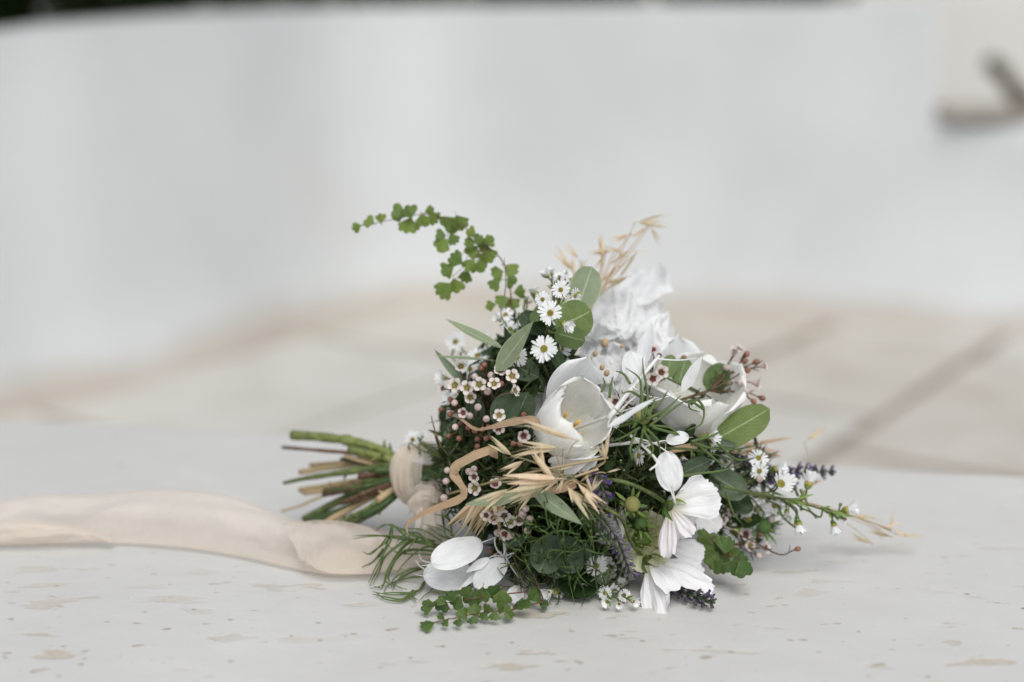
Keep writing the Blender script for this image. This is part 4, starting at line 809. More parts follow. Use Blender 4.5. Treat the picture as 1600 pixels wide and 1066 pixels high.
# --- pale yellow flower deep at the front
N = PS(1002, 842, .008); ax = F(.15, .25, .95); mb = MB(); st = stemline(N - ax * .008); mb.tube(st, .0018, 7)
mb.ball(N + ax * .002, .007, ax, .6, 10, 6, 0)
hb = put('hellebore_flower', mb, [MAT['calyx']], bq, N); hb['label'] = 'pale yellow green cup flower deep in the bouquet'
for k in range(6):
    a = math.radians(60 * k + 12); d = (RT * math.cos(a) + UP * math.sin(a)) + ax * .35
    link('petal', cosmos_petal('hell', 40 + k, .52, -.28, 2), hb, along(N + d * .002, N + d.normalized() * .024, ax, 1.0))
for k in range(16):
    a = k * 2.4; q = N + ax * .006 + (RT * math.cos(a) + UP * math.sin(a)) * .005; m2 = MB(); m2.tube([q, q + ax * .005 + (q - N) * .5], .0004, 4); m2.ball(q + ax * .0055 + (q - N) * .5, .0009, nu=5, nv=4); put('stamen', m2, [MAT['budyellow']], hb)

# --- cosmos
def cosmos(label, calyx, dd, ax, stempx, petals, bractn=8):
    C = PS(calyx[0], calyx[1], dd); n = F(*ax); mb = MB()
    pts = [TIE] + [PS(x, y, d) for x, y, d in stempx] + [C - n * .006, C]; pl = floor_clip(spline(pts, 6), .002)
    mb.tube(pl, [.0014] * (len(pl) - 3) + [.0018, .0025, .0032], 8); mb.ball(C + n * .001, .0046, n, .8, 10, 6)
    o = put('cosmos', mb, [MAT['stem']], bq, C); o['label'] = label
    a = n.orthogonal().normalized(); b = n.cross(a)
    for k in range(bractn):
        g = 6.283 * k / bractn + .2; d = a * math.cos(g) + b * math.sin(g); m2 = MB(); inner = k % 2
        m2.leaf(C - n * .001 + d * .003, C + n * (.004 if not inner else .010) + d * (.017 if not inner else .011), d * -.3 - n, .0022 if inner else .0015, willow, .12, .3, 3, 7); put('bract', m2, [MAT['calyx']], o)
    for (t, dt, nr, wd, lib) in petals:
        T = TP(C, t, dt - dd); B = C + n * .003 + (T - C).normalized() * .002
        link('petal', lib, o, along(B, T, F(*nr), wd))
    return o
cosmos('blushed cosmos seen from behind on a curving green stem', (1042, 789), -.022, (.75, -.62, .1), [(905, 770, .01), (938, 752, -.012), (970, 752, -.02), (1005, 765, -.025)],
  [((1121, 778), -.035, (-.2, .25, .9), .95, COS[0]), ((1110, 752), -.015, (-.2, .3, .9), .8, COS[1]), ((1078, 835), -.035, (-.1, -.1, 1), .78, COSP[0]), ((1040, 868), -.030, (-.4, 0, .9), .62, COSP[1]), ((1058, 852), -.012, (0, 0, 1), .8, COS[2]), ((1105, 812), -.006, (.2, 0, .9), .9, COS[3])])
cosmos('white cosmos drooping onto the ledge with its petals spread', (1010, 875), -.012, (.62, -.55, .35), [(900, 780, .02), (945, 795, -.012), (972, 812, -.016), (985, 845, -.018)],
  [((1022, 952), -.030, (-.45, .1, .9), .72, COS[1]), ((1052, 903), -.042, (.1, .6, .8), .80, COS[2]), ((1107, 893), -.034, (.3, .75, .6), .66, COS[3]), ((1098, 902), -.010, (.3, .2, .9), .7, COS[0]), ((1062, 910), -.006, (.1, .1, 1), .8, COS[1])])
def budflower(label, c, dd, r, matn, bract=10, long=.016, fc=(.1, .3, .9)):
    C = PS(c[0], c[1], dd); n = F(*fc); mb = MB(); st = stemline(C - n * .004); mb.tube(st, .0012, 6); mb.ball(C, r, n, .85, 10, 7, 1)
    o = put('flower_bud', mb, [MAT['stem'], MAT[matn]], bq, C); o['label'] = label; a = n.orthogonal().normalized(); b = n.cross(a)
    for k in range(bract):
        g = 6.283 * k / bract + U(-.2, .2); d = a * math.cos(g) + b * math.sin(g); m2 = MB(); m2.leaf(C + d * r * .7 - n * r * .5, C + d * long * U(.7, 1.2) + n * U(-.003, .006), n, .0013, willow, U(-.1, .2), .2, 2, 6); put('bract', m2, [MAT['calyx']], o)
budflower('green cosmos bud with spread bracts', (988, 788), -.008, .0058, 'budyellow', 8, .013)
budflower('yellow green bud among thread leaves', (1005, 650), -.02, .006, 'budyellow', 6, .012)
budflower('dark green bud behind the cosmos stem', (1000, 818), .0, .005, 'bud', 10, .014)
budflower('green bud at the lower right', (1193, 822), -.01, .006, 'bud', 10, .015)

# --- bleached lunaria
def lun(label, node, dn, discs, lib, twigs=(), thick=.0011):
    N = PS(node[0], node[1], dn) if not isinstance(node, V) else node; mb = MB(); st = stemline(N); mb.tube(st, [.0013] * len(st), 6); par = []
    for (b, t, nr, db, dt, wd) in discs:
        B = floor_clip([PS(b[0], b[1], db)], .003)[0]; T = TP(B, t, dt - db, .004)
        mb.tube(floor_clip(bez(N, N.lerp(B, .5) + rj(.004), B - (T - B) * (.28 if wd > .6 else 0), 6)), .0006 if wd > .6 else .0004, 5); par.append((B, T, F(*nr), wd))
    for tw in twigs:
        pts = spline([PS(x, y, d) for x, y, d in tw[1]], 5); mb.tube(floor_clip(pts), [tw[0] * (1 - .5 * i / len(pts)) for i in range(len(pts))], 6)
    o = put('bleached_lunaria', mb, [MAT['bleach']], bq, N); o['label'] = label
    for B, T, n, wd in par: link('papery_disc' if wd > .6 else 'papery_leaf', lib[RND.randrange(len(lib))] if wd > .6 else PAPERLEAF[RND.randrange(3)], o, along(B, T, n, wd if wd > .6 else wd * 1.9))
back = [((950, 560), (938, 500)), ((960, 550), (965, 478)), ((985, 545), (1005, 462)), ((1000, 535), (1030, 470)), ((940, 590), (905, 545)), ((955, 600), (935, 548)), ((980, 600), (972, 535)), ((1000, 590), (1005, 525)), ((960, 620), (945, 580)), ((985, 625), (990, 570)), ((1010, 560), (1032, 500)), ((930, 560), (905, 510)), ((945, 520), (955, 445)), ((975, 520), (985, 455)), ((920, 600), (898, 570)), ((970, 580), (950, 520)), ((1000, 500), (1020, 460)), ((985, 480), (1010, 400))]
lun('tall cluster of sheer white papery discs at the back', (965, 620), .05, [(b, t, (U(-.6, .6), U(-.1, .5), .9), .078 + U(-.025, .02), .085 + U(-.03, .03), U(.95, 1.25)) for b, t in back], RUF)
lun('inner papery discs crowded below the tall white cluster', (968, 625), .04, [((b[0] + U(-8, 8), b[1] + U(-2, 12)), (t[0] + U(-12, 12), t[1] + U(4, 22)), (U(-.6, .6), U(-.1, .5), .9), .055 + U(-.015, .015), .062 + U(-.02, .02), U(.8, 1.15)) for b, t in back[3:16]], RUF)
for (x, y, k) in ((945, 536, 1.5), (930, 553, 1), (921, 561, .9), (941, 574, 1), (948, 583, 1.1), (972, 541, .8), (985, 572, .8)):
    m2 = MB(); m2.ball(PS(x, y, .03), .0019 * k, F(.3, 1, .2), 1.3, 8, 6); put('seed', m2, [MAT['straw']], bq)
lun('bleached white stem with pointed papery leaves in the middle', (965, 645), -.012, [((1002, 575), (1018, 507), (-.5, .1, .8), -.01, -.01, .55), ((996, 600), (985, 548), (-.2, .2, .9), -.008, 0, .9), ((1066, 612), (1098, 557), (-.5, .3, .7), -.012, -.01, .5), ((950, 668), (1026, 624), (-.1, .85, .5), -.03, -.03, .28)],
  LUN, [(.0022, [(950, 655, -.012), (985, 610, -.016), (1030, 556, -.02)]), (.0007, [(1026, 561, -.02), (1060, 563, -.02), (1090, 560, -.016)]), (.0008, [(1005, 585, -.018), (1008, 545, -.014), (1018, 505, -.01)]), (.0007, [(988, 605, -.018), (1010, 618, -.02), (1028, 622, -.03)])])
lun('white papery oval above the cosmos on a bleached twig', (1000, 690), -.012, [((1052, 768), (1040, 706), (-.25, .15, .95), -.045, -.04, .92), ((1041, 690), (1076, 683), (.1, .6, .8), -.02, -.02, .95)], LUN, [(.0012, [(985, 680, -.012), (1008, 700, -.02), (1027, 722, -.035), (1015, 735, -.035)]), (.0008, [(990, 684, -.012), (1020, 692, -.02), (1045, 708, -.04)]), (.0007, [(1008, 698, -.02), (1030, 690, -.02), (1048, 688, -.02)])])
lun('group of white papery discs at the lower left', (790, 870), -.01, [((752, 848), (675, 880), (-.2, .45, .9), -.02, -.035, .80), ((738, 898), (662, 900), (-.3, .35, .9), -.03, -.035, .95), ((765, 872), (728, 895), (0, .5, .9), -.024, -.028, .5), ((790, 876), (742, 918), (.1, .4, .9), -.016, -.022, .8), ((778, 870), (715, 925), (-.2, .2, .9), -.01, -.02, .22), ((820, 925), (795, 938), (0, .3, .9), -.006, -.008, .8)], LUN,
  [(.0006, [(675, 880, -.035), (660, 876, -.036), (655, 866, -.037)]), (.0006, [(664, 890, -.035), (655, 884, -.036), (650, 876, -.037)])])

# --- wild oats
def oats(label, node, dn, spk, matn='straw', lines=()):
    N = PS(node[0], node[1], dn); mb = MB(); st = stemline(N); mb.tube(st, .0010, 5); par = []
    for (b, t, db, dt) in spk:
        B = floor_clip([PS(b[0], b[1], db)], .004)[0]; T = TP(B, t, dt - db, .004)
        mb.tube(floor_clip(bez(N, N.lerp(B, .6) + UP * .004 + rj(.003), B - (T - B) * .2, 6)), .00035, 4); par.append((B, T))
    for ln in lines: mb.tube(floor_clip(spline([PS(x, y, d) for x, y, d in ln], 5)), .0009, 5)
    o = put('wild_oat_stalk', mb, [MAT[matn]], bq, N); o['label'] = label
    for B, T in par: link('oat_spikelet', OAT[RND.randrange(4)], o, along(B, T, F(U(-.7, .7), U(-.3, .7), .8), U(.9, 1.15)))
oats('tan wild oats rising behind the top of the bouquet', (930, 470), .015, [((1000, 348), (1042, 345), .03, .03), ((1008, 356), (986, 372), .03, .03), ((1018, 358), (1031, 380), .03, .03), ((981, 367), (953, 378), .03, .03), ((941, 404), (937, 366), .02, .02), ((955, 392), (922, 397), .02, .02), ((953, 387), (979, 400), .02, .03), ((975, 396), (953, 414), .02, .02), ((943, 400), (932, 424), .02, .02), ((990, 402), (968, 434), .02, .02), ((962, 420), (938, 442), .015, .015), ((978, 434), (943, 448), .02, .02), ((990, 393), (1008, 394), .03, .03), ((902, 402), (882, 380), .03, .03), ((892, 420), (868, 390), .03, .03), ((896, 428), (893, 402), .03, .03), ((935, 462), (925, 480), .02, .02), ((904, 425), (915, 405), .03, .03)])
oats('cluster of pale oat husks fanning left in front of the tulip', (880, 740), -.018, [((864, 748), (830, 706), -.035, -.04), ((850, 738), (840, 698), -.03, -.035), ((866, 748), (786, 752), -.036, -.04), ((858, 754), (790, 778), -.034, -.04), ((792, 766), (745, 793), -.03, -.036), ((832, 770), (802, 795), -.034, -.036), ((797, 710), (764, 686), -.02, -.022), ((888, 684), (816, 660), -.03, -.032), ((868, 700), (808, 700), -.03, -.03), ((850, 700), (800, 715), -.026, -.03), ((872, 735), (895, 728), -.024, -.026), ((815, 722), (785, 738), -.02, -.026), ((870, 752), (838, 765), -.03, -.034)], lines=[[(700, 772, .0), (800, 745, -.02), (860, 732, -.026), (950, 715, -.02)]])
oats('oat husks splayed beside the purple lavender', (905, 755), -.016, [((888, 762), (896, 786), -.026, -.03), ((905, 758), (945, 798), -.028, -.034), ((890, 765), (930, 805), -.026, -.03), ((924, 768), (915, 742), -.03, -.034), ((924, 768), (938, 744), -.03, -.034), ((945, 716), (936, 690), -.02, -.026), ((945, 716), (951, 676), -.02, -.026), ((950, 738), (969, 732), -.022, -.022), ((880, 750), (870, 770), -.024, -.026)], lines=[[(850, 770, -.01), (900, 745, -.018), (935, 733, -.02)]])
oats('tan oat stalk trailing onto the ledge at far right', (1260, 785), -.01, [((1330, 806), (1372, 810), .01, .01), ((1388, 838), (1358, 830), .01, .01), ((1380, 826), (1406, 816), .01, .01), ((1408, 836), (1442, 838), .01, .01), ((1358, 848), (1330, 836), .01, .01), ((1392, 824), (1396, 800), .01, .01), ((1262, 688), (1288, 668), .03, .03), ((1255, 770), (1262, 790), 0, 0), ((1265, 760), (1285, 748), .02, .02), ((1398, 830), (1420, 838), .01, .01)])
# straw bristles pointing down at the front left
for k in range(24):
    x0 = U(742, 790); x1 = x0 - U(14, 55) + (0 if k % 4 else 24); y1 = U(815, 848); B = PS(x0, U(778, 792), -.006); T = PS(x1, y1, -.012 + U(-.012, .01)); mb = MB(); d = (T - B)
    mb.leaf(B, T, F(U(-.5, .5), .4, .9), U(.0010, .0022), blade, U(-.04, .06), .4, 2, 7)
    put('straw_blade', mb, [MAT['oat' if k % 3 else 'straw']], bq, B)
# --- dry tan leaves: bent blades
def strip(label, pts, wd, nrm, mat='dry', twist=0.0, name='dry_leaf', sharp=False):
    q_ = [PS(x, y, d) for x, y, d in pts]; pl = spline(q_, 6) if not sharp else [p.lerp(q, k / 5) for p, q in zip(q_, q_[1:]) for k in range(5)] + [q_[-1]]; pl = floor_clip(pl, .003); n = len(pl); mb = MB()
    def fn(u, v):
        i = round(v * (n - 1)); t = (pl[min(i + 1, n - 1)] - pl[max(i - 1, 0)]).normalized(); nn = V(F(*nrm)); nn = (nn - t * nn.dot(t)).normalized(); x = t.cross(nn)
        g = twist * math.sin(v * 7); x2 = x * math.cos(g) + nn * math.sin(g)
        w_ = wd * lerp(v, [(0, .6), (.1, 1), (.35, 1), (.52, .72), (.68, .9), (.85, .5), (1, .06)]) * (1 + .22 * NZ.noise(V((v * 11, wd * 900, 0)))); uu = (u - .5) * 2
        return pl[i] + x2 * (uu * w_) + nn * (.25 * w_ * uu * uu * math.sin(v * 9) + .06 * w_ * math.sin(uu * 5 + v * 30))
    mb.grid(fn, 4, n - 1); o = put(name, mb, [MAT[mat]], bq, pl[0])
    if label: o['label'] = label
strip('bent tan leaf blade zigzagging over the left side', [(774, 716, -.01), (772, 708, -.018), (764, 704, -.024), (742, 712, -.03), (716, 726, -.036), (710, 733, -.038), (709, 742, -.038), (717, 753, -.036), (725, 765, -.034), (724, 775, -.035), (714, 782, -.038), (690, 791, -.044), (660, 803, -.055), (641, 815, -.062), (635, 825, -.064), (638, 836, -.064)], 7.2 / FPX, (-.15, .3, .9), sharp=True)
strip('tan leaf blade crossing left of the tulip', [(845, 668, -.02), (832, 657, -.024), (805, 659, -.022), (778, 664, -.022), (752, 670, -.018), (738, 668, -.014), (720, 655, -.006), (706, 648, 0)], 5.5 / FPX, (0, .5, .8), twist=.5)
strip('brown leaf blade under the sage leaves', [(900, 758, -.014), (875, 764, -.018), (850, 770, -.016), (815, 780, -.008)], 6 / FPX, (0, .4, .9))
strip('tan straw blade pointing right below the round leaf', [(1040, 706, .0), (1100, 697, .01), (1160, 700, .015), (1225, 706, .02)], 6.5 / FPX, (0, .6, .7)); strip('tan blade above the lavender on the right', [(1130, 690, .01), (1165, 694, .015), (1200, 690, .02), (1238, 684, .025)], 4.5 / FPX, (0, .6, .7)); strip('rusty brown blade beside the right lavender', [(1140, 705, .01), (1180, 708, .015), (1222, 712, .02)], 5 / FPX, (0, .4, .9))

# --- thread-leaved greenery
def threads(label, paths, r=.00062, mat='thread', dd=-.03, name='thread_leaves', jit=0, deepx=False):
    mb = MB()
    for p in paths:
        pts = [PS(q[0], q[1], (q[2] if len(q) > 2 else dd) + U(-jit, jit) + (deepx and max(0, (q[0] - 665) * .0006))) for q in p]; pl = floor_clip(spline(pts, 5), .0015); n = len(pl)
        mb.tube(pl, [r * (1.15 - .85 * (i / (n - 1)) ** 2) for i in range(n)], 5)
    root = floor_clip(bez(TIE, CEN.lerp(mb.v[0], .5), mb.v[0], 8)); mb.tube(root, .0011, 5)
    o = put(name, mb, [MAT[mat]], bq, mb.v[0]); o['label'] = label
LT = [[(735, 858), (700, 852), (675, 850), (640, 842), (612, 820)], [(713, 843), (700, 828), (680, 818)], [(706, 838), (704, 818), (695, 807), (678, 804)], [(675, 850), (640, 832), (605, 820), (588, 826)], [(675, 850), (620, 838), (580, 838), (552, 842)], [(612, 838), (600, 850), (585, 860), (573, 867)], [(612, 822), (606, 845), (592, 885), (582, 907)], [(690, 860), (642, 846), (612, 878), (600, 912), (578, 920)],
 [(685, 862), (632, 860), (612, 888), (608, 908), (630, 922)], [(672, 885), (640, 890), (615, 905), (612, 918)], [(662, 910), (650, 925), (612, 926), (588, 928)], [(650, 924), (645, 930), (650, 940)], [(650, 925), (630, 938), (602, 936), (586, 924)], [(665, 888), (642, 895), (622, 908)], [(600, 858), (588, 875), (566, 888)], [(640, 842), (604, 868), (592, 895), (583, 912)], [(700, 870), (660, 866), (622, 864), (605, 850)], [(690, 846), (660, 828), (630, 826)], [(720, 846), (690, 838), (668, 822)],
 [(700, 855), (662, 856), (632, 880), (618, 900)], [(680, 850), (655, 840), (640, 855), (632, 868)], [(660, 900), (630, 905), (606, 915), (600, 926)], [(668, 845), (650, 832), (632, 836), (618, 850)], [(720, 850), (700, 840), (690, 828), (660, 818)], [(740, 900), (720, 920), (712, 938)], [(730, 905), (735, 925), (728, 940)], [(745, 905), (700, 925), (672, 925), (655, 938)], [(750, 905), (755, 930), (748, 945)], [(735, 880), (690, 905), (668, 930)]]
LT += [[(x + U(-7, 7), y + U(-6, 6)) for x, y in p] for p in LT[3:16]]
threads('thin curling fennel-like threads spreading at the lower left', LT, .00066, jit=.01, dd=-.035, deepx=True)
FT = []; r = random.Random(21)
for k in range(95):
    cx, cy = r.uniform(800, 955), r.uniform(800, 925); a = r.uniform(0, 6.28); L = r.uniform(22, 60); p = [(cx, cy, -.018 - r.random() * .02)]; cv = r.uniform(-.9, .9)
    for j in range(4): a += cv * .5 + r.uniform(-.15, .15); cx += math.cos(a) * L / 4; cy += math.sin(a) * L / 4; p.append((cx, min(cy, 945), -.018 - r.random() * .022))
    FT.append(p)
FT += [[(925, 838), (930, 880), (932, 915), (938, 945)], [(880, 830), (885, 880), (890, 910), (898, 945)], [(960, 850), (972, 875), (965, 905), (930, 922)], [(905, 835), (870, 830), (835, 850), (828, 880), (808, 900)], [(905, 845), (930, 845), (960, 848), (972, 880)], [(870, 812), (850, 830), (832, 826)], [(840, 880), (860, 860), (900, 862), (925, 845)], [(900, 900), (915, 930), (908, 948)]]
threads('tangle of fine green threads at the low front', FT, .00055, jit=.004)
mb = MB(); r = random.Random(4)
for j in range(60):     # feathery upright tufts under the tangle
    x, y = r.uniform(815, 940), r.uniform(820, 925); b = PS(x, y, -.006); tp = PS(x + r.uniform(-14, 14), y - r.uniform(10, 34), -.018); mb.leaf(b, tp, F(r.uniform(-.5, .5), .3, 1), .0009, willow, r.uniform(-.1, .15), .2, 2, 5)
put('feathery_tuft', mb, [MAT['fern']], bq)['label'] = 'small bright feathery leaves in the low front'
RT2 = [[(1005, 655), (1002, 610), (998, 590), (978, 575)], [(1008, 655), (1012, 615), (1006, 585), (1004, 560)], [(1010, 655), (1040, 640), (1064, 618)], [(1015, 665), (1050, 640), (1076, 622)], [(1000, 660), (975, 650), (960, 638)], [(1000, 668), (980, 680), (958, 690)], [(1005, 670), (1000, 695), (990, 710), (996, 730)], [(1010, 670), (1028, 690), (1032, 715)], [(1015, 665), (1045, 668), (1062, 680)], [(1020, 668), (1060, 680), (1066, 692)], [(1012, 650), (1022, 630), (1018, 615)], [(1080, 632), (1090, 625), (1100, 640), (1096, 662), (1075, 672)], [(1100, 640), (1080, 628), (1078, 638), (1094, 644)],
 [(1020, 640), (1035, 625), (1042, 612)], [(940, 612), (945, 600), (942, 590)], [(952, 622), (955, 600), (958, 588)], [(1005, 672), (1020, 700), (1012, 720)], [(995, 670), (985, 700), (988, 720)], [(1080, 690), (1110, 700), (1150, 702), (1190, 694)], [(1080, 690), (1115, 680), (1140, 665)], [(1090, 694), (1120, 720), (1135, 728)], [(1120, 692), (1150, 718), (1180, 715)], [(985, 600), (975, 585), (962, 580)], [(1000, 620), (985, 612), (972, 615)], [(1060, 745), (1090, 740), (1130, 735), (1160, 722)], [(1130, 760), (1170, 770), (1200, 777)], [(1135, 770), (1145, 800), (1160, 820)], [(1215, 790), (1225, 810), (1250, 830), (1252, 835)], [(1247, 775), (1240, 758), (1238, 745)], [(1250, 765), (1258, 780), (1264, 790)]]
threads('spiky nigella thread leaves radiating on the right', RT2, .0009, jit=.003, dd=-.026)
strip('pale green stem running right under the daisies', [(1040, 700, -.012), (1090, 704, -.016), (1130, 714, -.018), (1160, 728, -.016)], 2.2 / FPX, (0, .4, .9), 'stem', name='flower_stem')
mb = MB(); pts = spline([PS(792, 510, .0), P(783, 490, 1.04), P(790, 450, 1.035), P(788, 403, 1.03)], 6); mb.tube(pts, [.0009 - .0007 * i / len(pts) for i in range(len(pts))], 5); put('grass_blade', mb, [MAT['sage']], bq)['label'] = 'single fine grass blade standing up at the top left'
mb = MB(); pts = spline([PS(690, 700, .0), PS(682, 680, .0), PS(676, 660, .0), PS(674, 650, .0)], 6); mb.tube(pts, [.0007 - .0004 * i / len(pts) for i in range(len(pts))], 5); put('twig_tip', mb, [MAT['twig']], bq)['label'] = 'thin bare twig tip above the tie'

# --- lavender
def lavender(label, pts, wd, cal, bloom=.3, gap=1.0):
    pl = [PS(x, y, d) for x, y, d in pts]; pl = spline(pl, 8); L = sum((a - b).length for a, b in zip(pl, pl[1:]))
    for p in pl: p.z = max(p.z, wd * .75)
    mb = MB(); mb.tube(floor_clip(bez(TIE, TIE.lerp(pl[0], .5).lerp(CEN, .4), pl[0], 8)), .0009, 5); mb.tube(pl, .0009, 5); o = put('lavender_spike', mb, [MAT['stem_dark']], bq, pl[0]); o['label'] = label
    nW = max(4, int(L / (wd * .9 * gap))); mats = [MAT[cal], MAT['lavbloom'], MAT['calyx']]
    for k in range(nW):
        f = (k + .3) / nW; i = min(int(f * (len(pl) - 1)), len(pl) - 2); c = pl[i].lerp(pl[i + 1], f * (len(pl) - 1) - i); ax = (pl[i + 1] - pl[i]).normalized(); a = ax.orthogonal().normalized(); b = ax.cross(a); sz = wd * (1.0 if f < .7 else 1 - (f - .7) * 1.5); m2 = MB()
        for j in range(7):
            g = j * .898 + k; d = a * math.cos(g) + b * math.sin(g); p0 = c + d * sz * .12 + ax * U(-.15, .15) * sz; dd_ = (d * U(.75, 1) + ax * U(.35, .8)).normalized(); tip = p0 + dd_ * sz * U(.75, 1.05)
            m2.tube([p0, p0.lerp(tip, .35), p0.lerp(tip, .8), tip], [sz * .08, sz * .17, sz * .19, sz * .10], 6, 0)
            if RND.random() < bloom:
                for q in range(4):
                    e = (dd_ + rj(.9)).normalized(); m2.leaf(tip - dd_ * sz * .05, tip + e * sz * .36, rj(1) + V((0, 0, .01)), sz * .14, oval, .15, nu=2, nv=3, mat=1)
        m2.v = [V((p.x, p.y, max(p.z, .0008))) for p in m2.v]; put('floret_whorl', m2, mats, o, c)
lavender('dark purple lavender spike lying on the ledge at the front', [(1030, 918, -.02), (1060, 930, -.024), (1090, 942, -.026), (1117, 950, -.026)], .0072, 'lavcal', .3)
lavender('greyish faded lavender spike drooping between the cosmos stems', [(935, 806, -.02), (955, 830, -.024), (968, 852, -.026), (978, 876, -.026), (988, 902, -.022)], .0066, 'lavgrey', .12, 1.25)
lavender('violet lavender head above the low threads', [(925, 742, -.012), (938, 756, -.022), (943, 772, -.026), (940, 790, -.024)], .0062, 'lavcal', .75)
lavender('soft violet lavender spike pointing right at the back', [(1185, 750, .0), (1220, 742, .01), (1260, 738, .015), (1306, 737, .02)], .0064, 'lavcal', .45, 1.1)
lavender('blurred violet lavender beneath the daisies on the right', [(1140, 715, .015), (1180, 728, .01), (1215, 745, .0), (1245, 765, .0)], .0062, 'lavcal', .5, 1.2)

# ------------------------------------------------------------------ silk ribbon
def silk():
    m, t, pb, out = base_mat('sheer blush silk'); tc = nd(t, 'ShaderNodeTexCoord')
    mp = nd(t, 'ShaderNodeMapping'); mp.inputs['Scale'].default_value = (6, 60, 1); t.links.new(tc.outputs['UV'], mp.inputs[0])
    nz = nd(t, 'ShaderNodeTexNoise', Scale=2.0, Detail=4.0); t.links.new(mp.outputs[0], nz.inputs['Vector'])
    col = mixc(t, ramp(t, nz.outputs[0], .3, .7), (.84, .745, .64), (.80, .70, .595)); t.links.new(col, pb.inputs['Base Color']); pb.inputs['Roughness'].default_value = .6
    pb.inputs['Sheen Weight'].default_value = .3; pb.inputs['Specular IOR Level'].default_value = .2
    bp = nd(t, 'ShaderNodeBump', Strength=.15, Distance=.002); t.links.new(nz.outputs[0], bp.inputs['Height']); t.links.new(bp.outputs[0], pb.inputs['Normal'])
    tr = nd(t, 'ShaderNodeBsdfTranslucent'); t.links.new(col, tr.inputs[0]); m1 = nd(t, 'ShaderNodeMixShader'); m1.inputs[0].default_value = .35
    t.links.new(pb.outputs[0], m1.inputs[1]); t.links.new(tr.outputs[0], m1.inputs[2]); tp = nd(t, 'ShaderNodeBsdfTransparent'); m2 = nd(t, 'ShaderNodeMixShader'); m2.inputs[0].default_value = .46
    t.links.new(m1.outputs[0], m2.inputs[1]); t.links.new(tp.outputs[0], m2.inputs[2]); t.links.new(m2.outputs[0], out.inputs[0]); return m
SILK = silk()
rb = bpy.data.objects.new('silk_ribbon', None); COL.objects.link(rb); RB = V((TIE.x, TIE.y, 0)); rb.location = RB; WORLD[rb.name] = M.Translation(RB)
thing(rb, 'sheer blush silk ribbon tied round the stems, its long tail trailing left', 'ribbon')
# wrapped band
ax = (P(690, 745, 1.068) - P(625, 742, 1.088)).normalized(); e1_ = UP; e1_ = (e1_ - ax * e1_.dot(ax)).normalized(); e2_ = ax.cross(e1_)
BC = P(656, 741, 1.075)
for layer, (off, wdt, seed) in enumerate(((0, .026, 0), (.0012, .020, 4), (.0022, .016, 9))):
    mb = MB()
    def fn(u, v):
        g = 6.283 * u; q = (v - .5)
        rr = 1 + .035 * math.sin(v * 19 + 1.5 * math.sin(g) + seed) + .025 * math.sin(v * 43 + 2 * math.cos(g) + seed * 2) + .03 * NZ.noise(V((math.cos(g) * 2 + seed, math.sin(g) * 2, v * 5)))
        slant = .004 * math.sin(g + seed)
        return BC + ax * (q * wdt + slant + (layer - 1) * .001) + e1_ * (math.cos(g) * (.0212 + off) * rr) + e2_ * (math.sin(g) * (.0200 + off) * rr)
    mb.grid(fn, 48, 36, closed=True); put('wrap_band', mb, [SILK], rb)
# knot
KN = P(666, 779, 1.046); mb = MB()
def kn(u, v):
    th = math.pi * v; g = 6.283 * u; k = 1 + .13 * math.sin(2 * g + 5 * v) + .10 * math.sin(5 * g + 3 * v) + .05 * math.sin(11 * g - 4 * v); sq = 1 + .25 * math.cos(2 * th)
    return KN + RT * (math.sin(th) ** .7 * math.cos(g) * .0125 * k + .004 * (v - .5)) + UP * (-math.cos(th) * .0085 * sq + .003 * math.cos(g)) - DR * (math.sin(th) ** .7 * math.sin(g) * .0085 * k)
mb.grid(kn, 44, 18, closed=True); put('knot', mb, [SILK], rb)
def tail(name, centers, side, widths, wav=.003, seed=0, folds=2.0):
    cs = spline(centers, 8); n = len(cs); sd = spline(side, 8); mb = MB()
    def fn(u, v):
        i = round(v * (n - 1)); uu = (u - .5) * 2; wv = lerp(v, widths); s = sd[i].normalized()
        z = wav * math.sin(uu * 3.1 * folds + seed + v * 6) * (.4 + .6 * abs(uu)) + wav * .8 * NZ.noise(V((uu * 1.5, v * 9 + seed, 2)))
        t = (cs[min(i + 1, n - 1)] - cs[max(i - 1, 0)]).normalized(); nn = s.cross(t).normalized(); nn = -nn if nn.z < 0 else nn
        p = cs[i] + s * (uu * wv) + nn * z; p.z = max(p.z, .0015 + .0008 * abs(math.sin(uu * 3 + v * 11))); return p
    mb.grid(fn, 20, n - 1); return put(name, mb, [SILK], rb)
def G(x, y, z): return on_level(x, y, z)
tail('loop', [P(640, 790, 1.056), P(650, 772, 1.044), P(668, 766, 1.038), P(686, 774, 1.042), P(694, 792, 1.052)], [V((.1, .5, .9))] * 2 + [V((0, .5, .9))] * 2 + [V((-.1, .5, .9))], [(0, .010), (.5, .0065), (1, .010)], .0016, 2.0, 2.4)
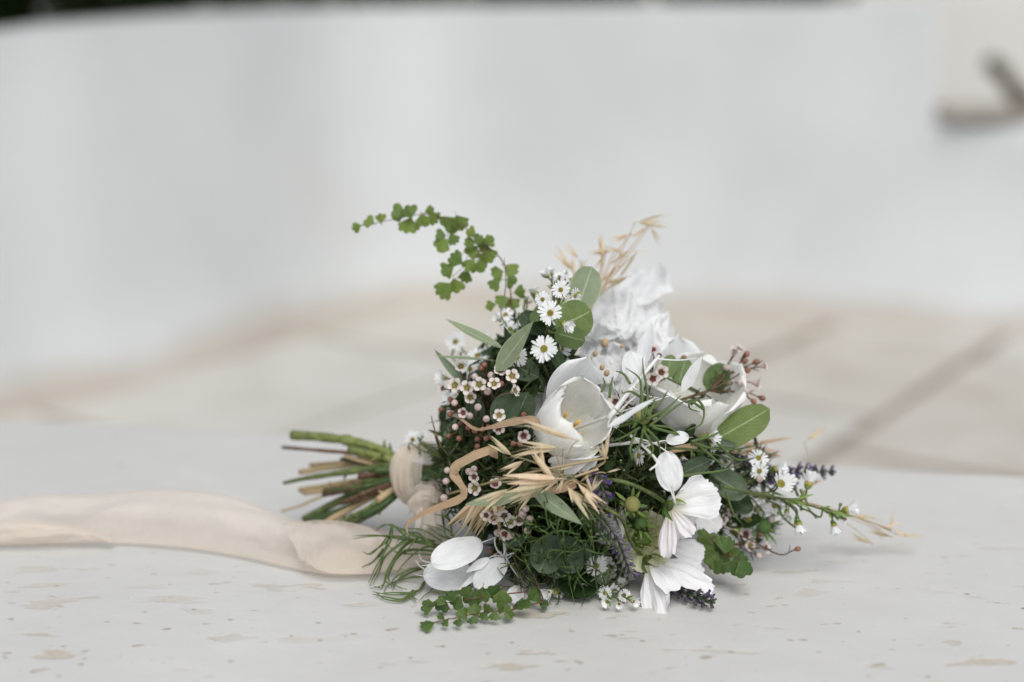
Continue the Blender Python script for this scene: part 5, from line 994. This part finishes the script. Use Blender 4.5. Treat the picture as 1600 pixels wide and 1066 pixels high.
def sheet(name, eb, et, seed=0, wav=.004, bulge=.004):      # cloth between two measured edges
    B, T = spline(eb, 10), spline(et, 10); n = len(B); mb = MB()
    def fn(u, v):
        i = round(v * (n - 1)); p = B[i].lerp(T[i], u); acr = (T[i] - B[i]); t = (B[min(i + 1, n - 1)] + T[min(i + 1, n - 1)] - B[max(i - 1, 0)] - T[max(i - 1, 0)]).normalized()
        nn = acr.cross(t); nn = nn.normalized() if nn.length > 1e-7 else V((0, 0, 1)); nn = -nn if nn.z < 0 else nn
        k = math.sin(math.pi * min(1, max(0, u))) ** .7
        z = bulge * k + wav * k * (math.sin(u * 9 + v * 13 + seed) * .5 + NZ.noise(V((u * 2.2 + seed, v * 16, 1.5))) * 1.1 + .35 * NZ.noise(V((u * 7, v * 40, seed))))
        p = p + nn * z + t * (.003 * NZ.noise(V((u * 3, v * 20, seed + 5)))); p.z = max(p.z, .0010 + .0010 * abs(math.sin(u * 5 + v * 17))); return p
    mb.grid(fn, 26, n - 1); o = put(name, mb, [SILK], rb)
    for ed_ in (0.0, 1.0):                                   # rolled hem along each long edge
        mb = MB(); mb.tube([V(fn(ed_, i / (n - 1))) + V((0, 0, .0005)) for i in range(n)], .0006, 5); put('hem', mb, [SILK], o)
# long tail: from the knot down to the ledge, then far out to the left
sheet('tail', [P(655, 785, 1.048), P(648, 830, 1.035), G(636, 878, .002), G(590, 894, .002), G(520, 898, .002), G(450, 886, .002), G(380, 870, .002), G(300, 857, .002), G(200, 849, .002), G(100, 848, .002), G(0, 850, .002), G(-120, 856, .002), G(-260, 862, .002)],
  [P(680, 785, 1.046), P(686, 828, 1.046), G(684, 846, .012), G(610, 832, .012), G(545, 823, .016), G(470, 818, .016), G(410, 795, .024), G(340, 774, .032), G(250, 766, .028), G(150, 775, .020), G(40, 778, .022), G(-60, 800, .020), G(-220, 810, .010)], 1.0, .0055, .004)
# doubled-over piece where the tail turns
sheet('tail_fold', [G(630, 890, .005), G(565, 897, .006), G(508, 894, .008), G(468, 874, .012)], [G(612, 850, .018), G(572, 825, .026), G(510, 815, .028), G(444, 820, .022)], 3.0, .003, .004)
# lower edge turned over at far left
sheet('tail_fold', [G(180, 847, .004), G(100, 849, .004), G(0, 852, .004), G(-140, 858, .004)], [G(172, 839, .008), G(100, 822, .016), G(0, 815, .020), G(-140, 824, .014)], 5.0, .003, .006)
# short end hanging beside it
sheet('tail', [P(664, 788, 1.044), P(668, 826, 1.040), G(655, 884, .003), G(615, 893, .004)], [P(694, 790, 1.050), P(704, 826, 1.050), G(700, 868, .004), G(650, 872, .006)], 7.0, .004, .003)
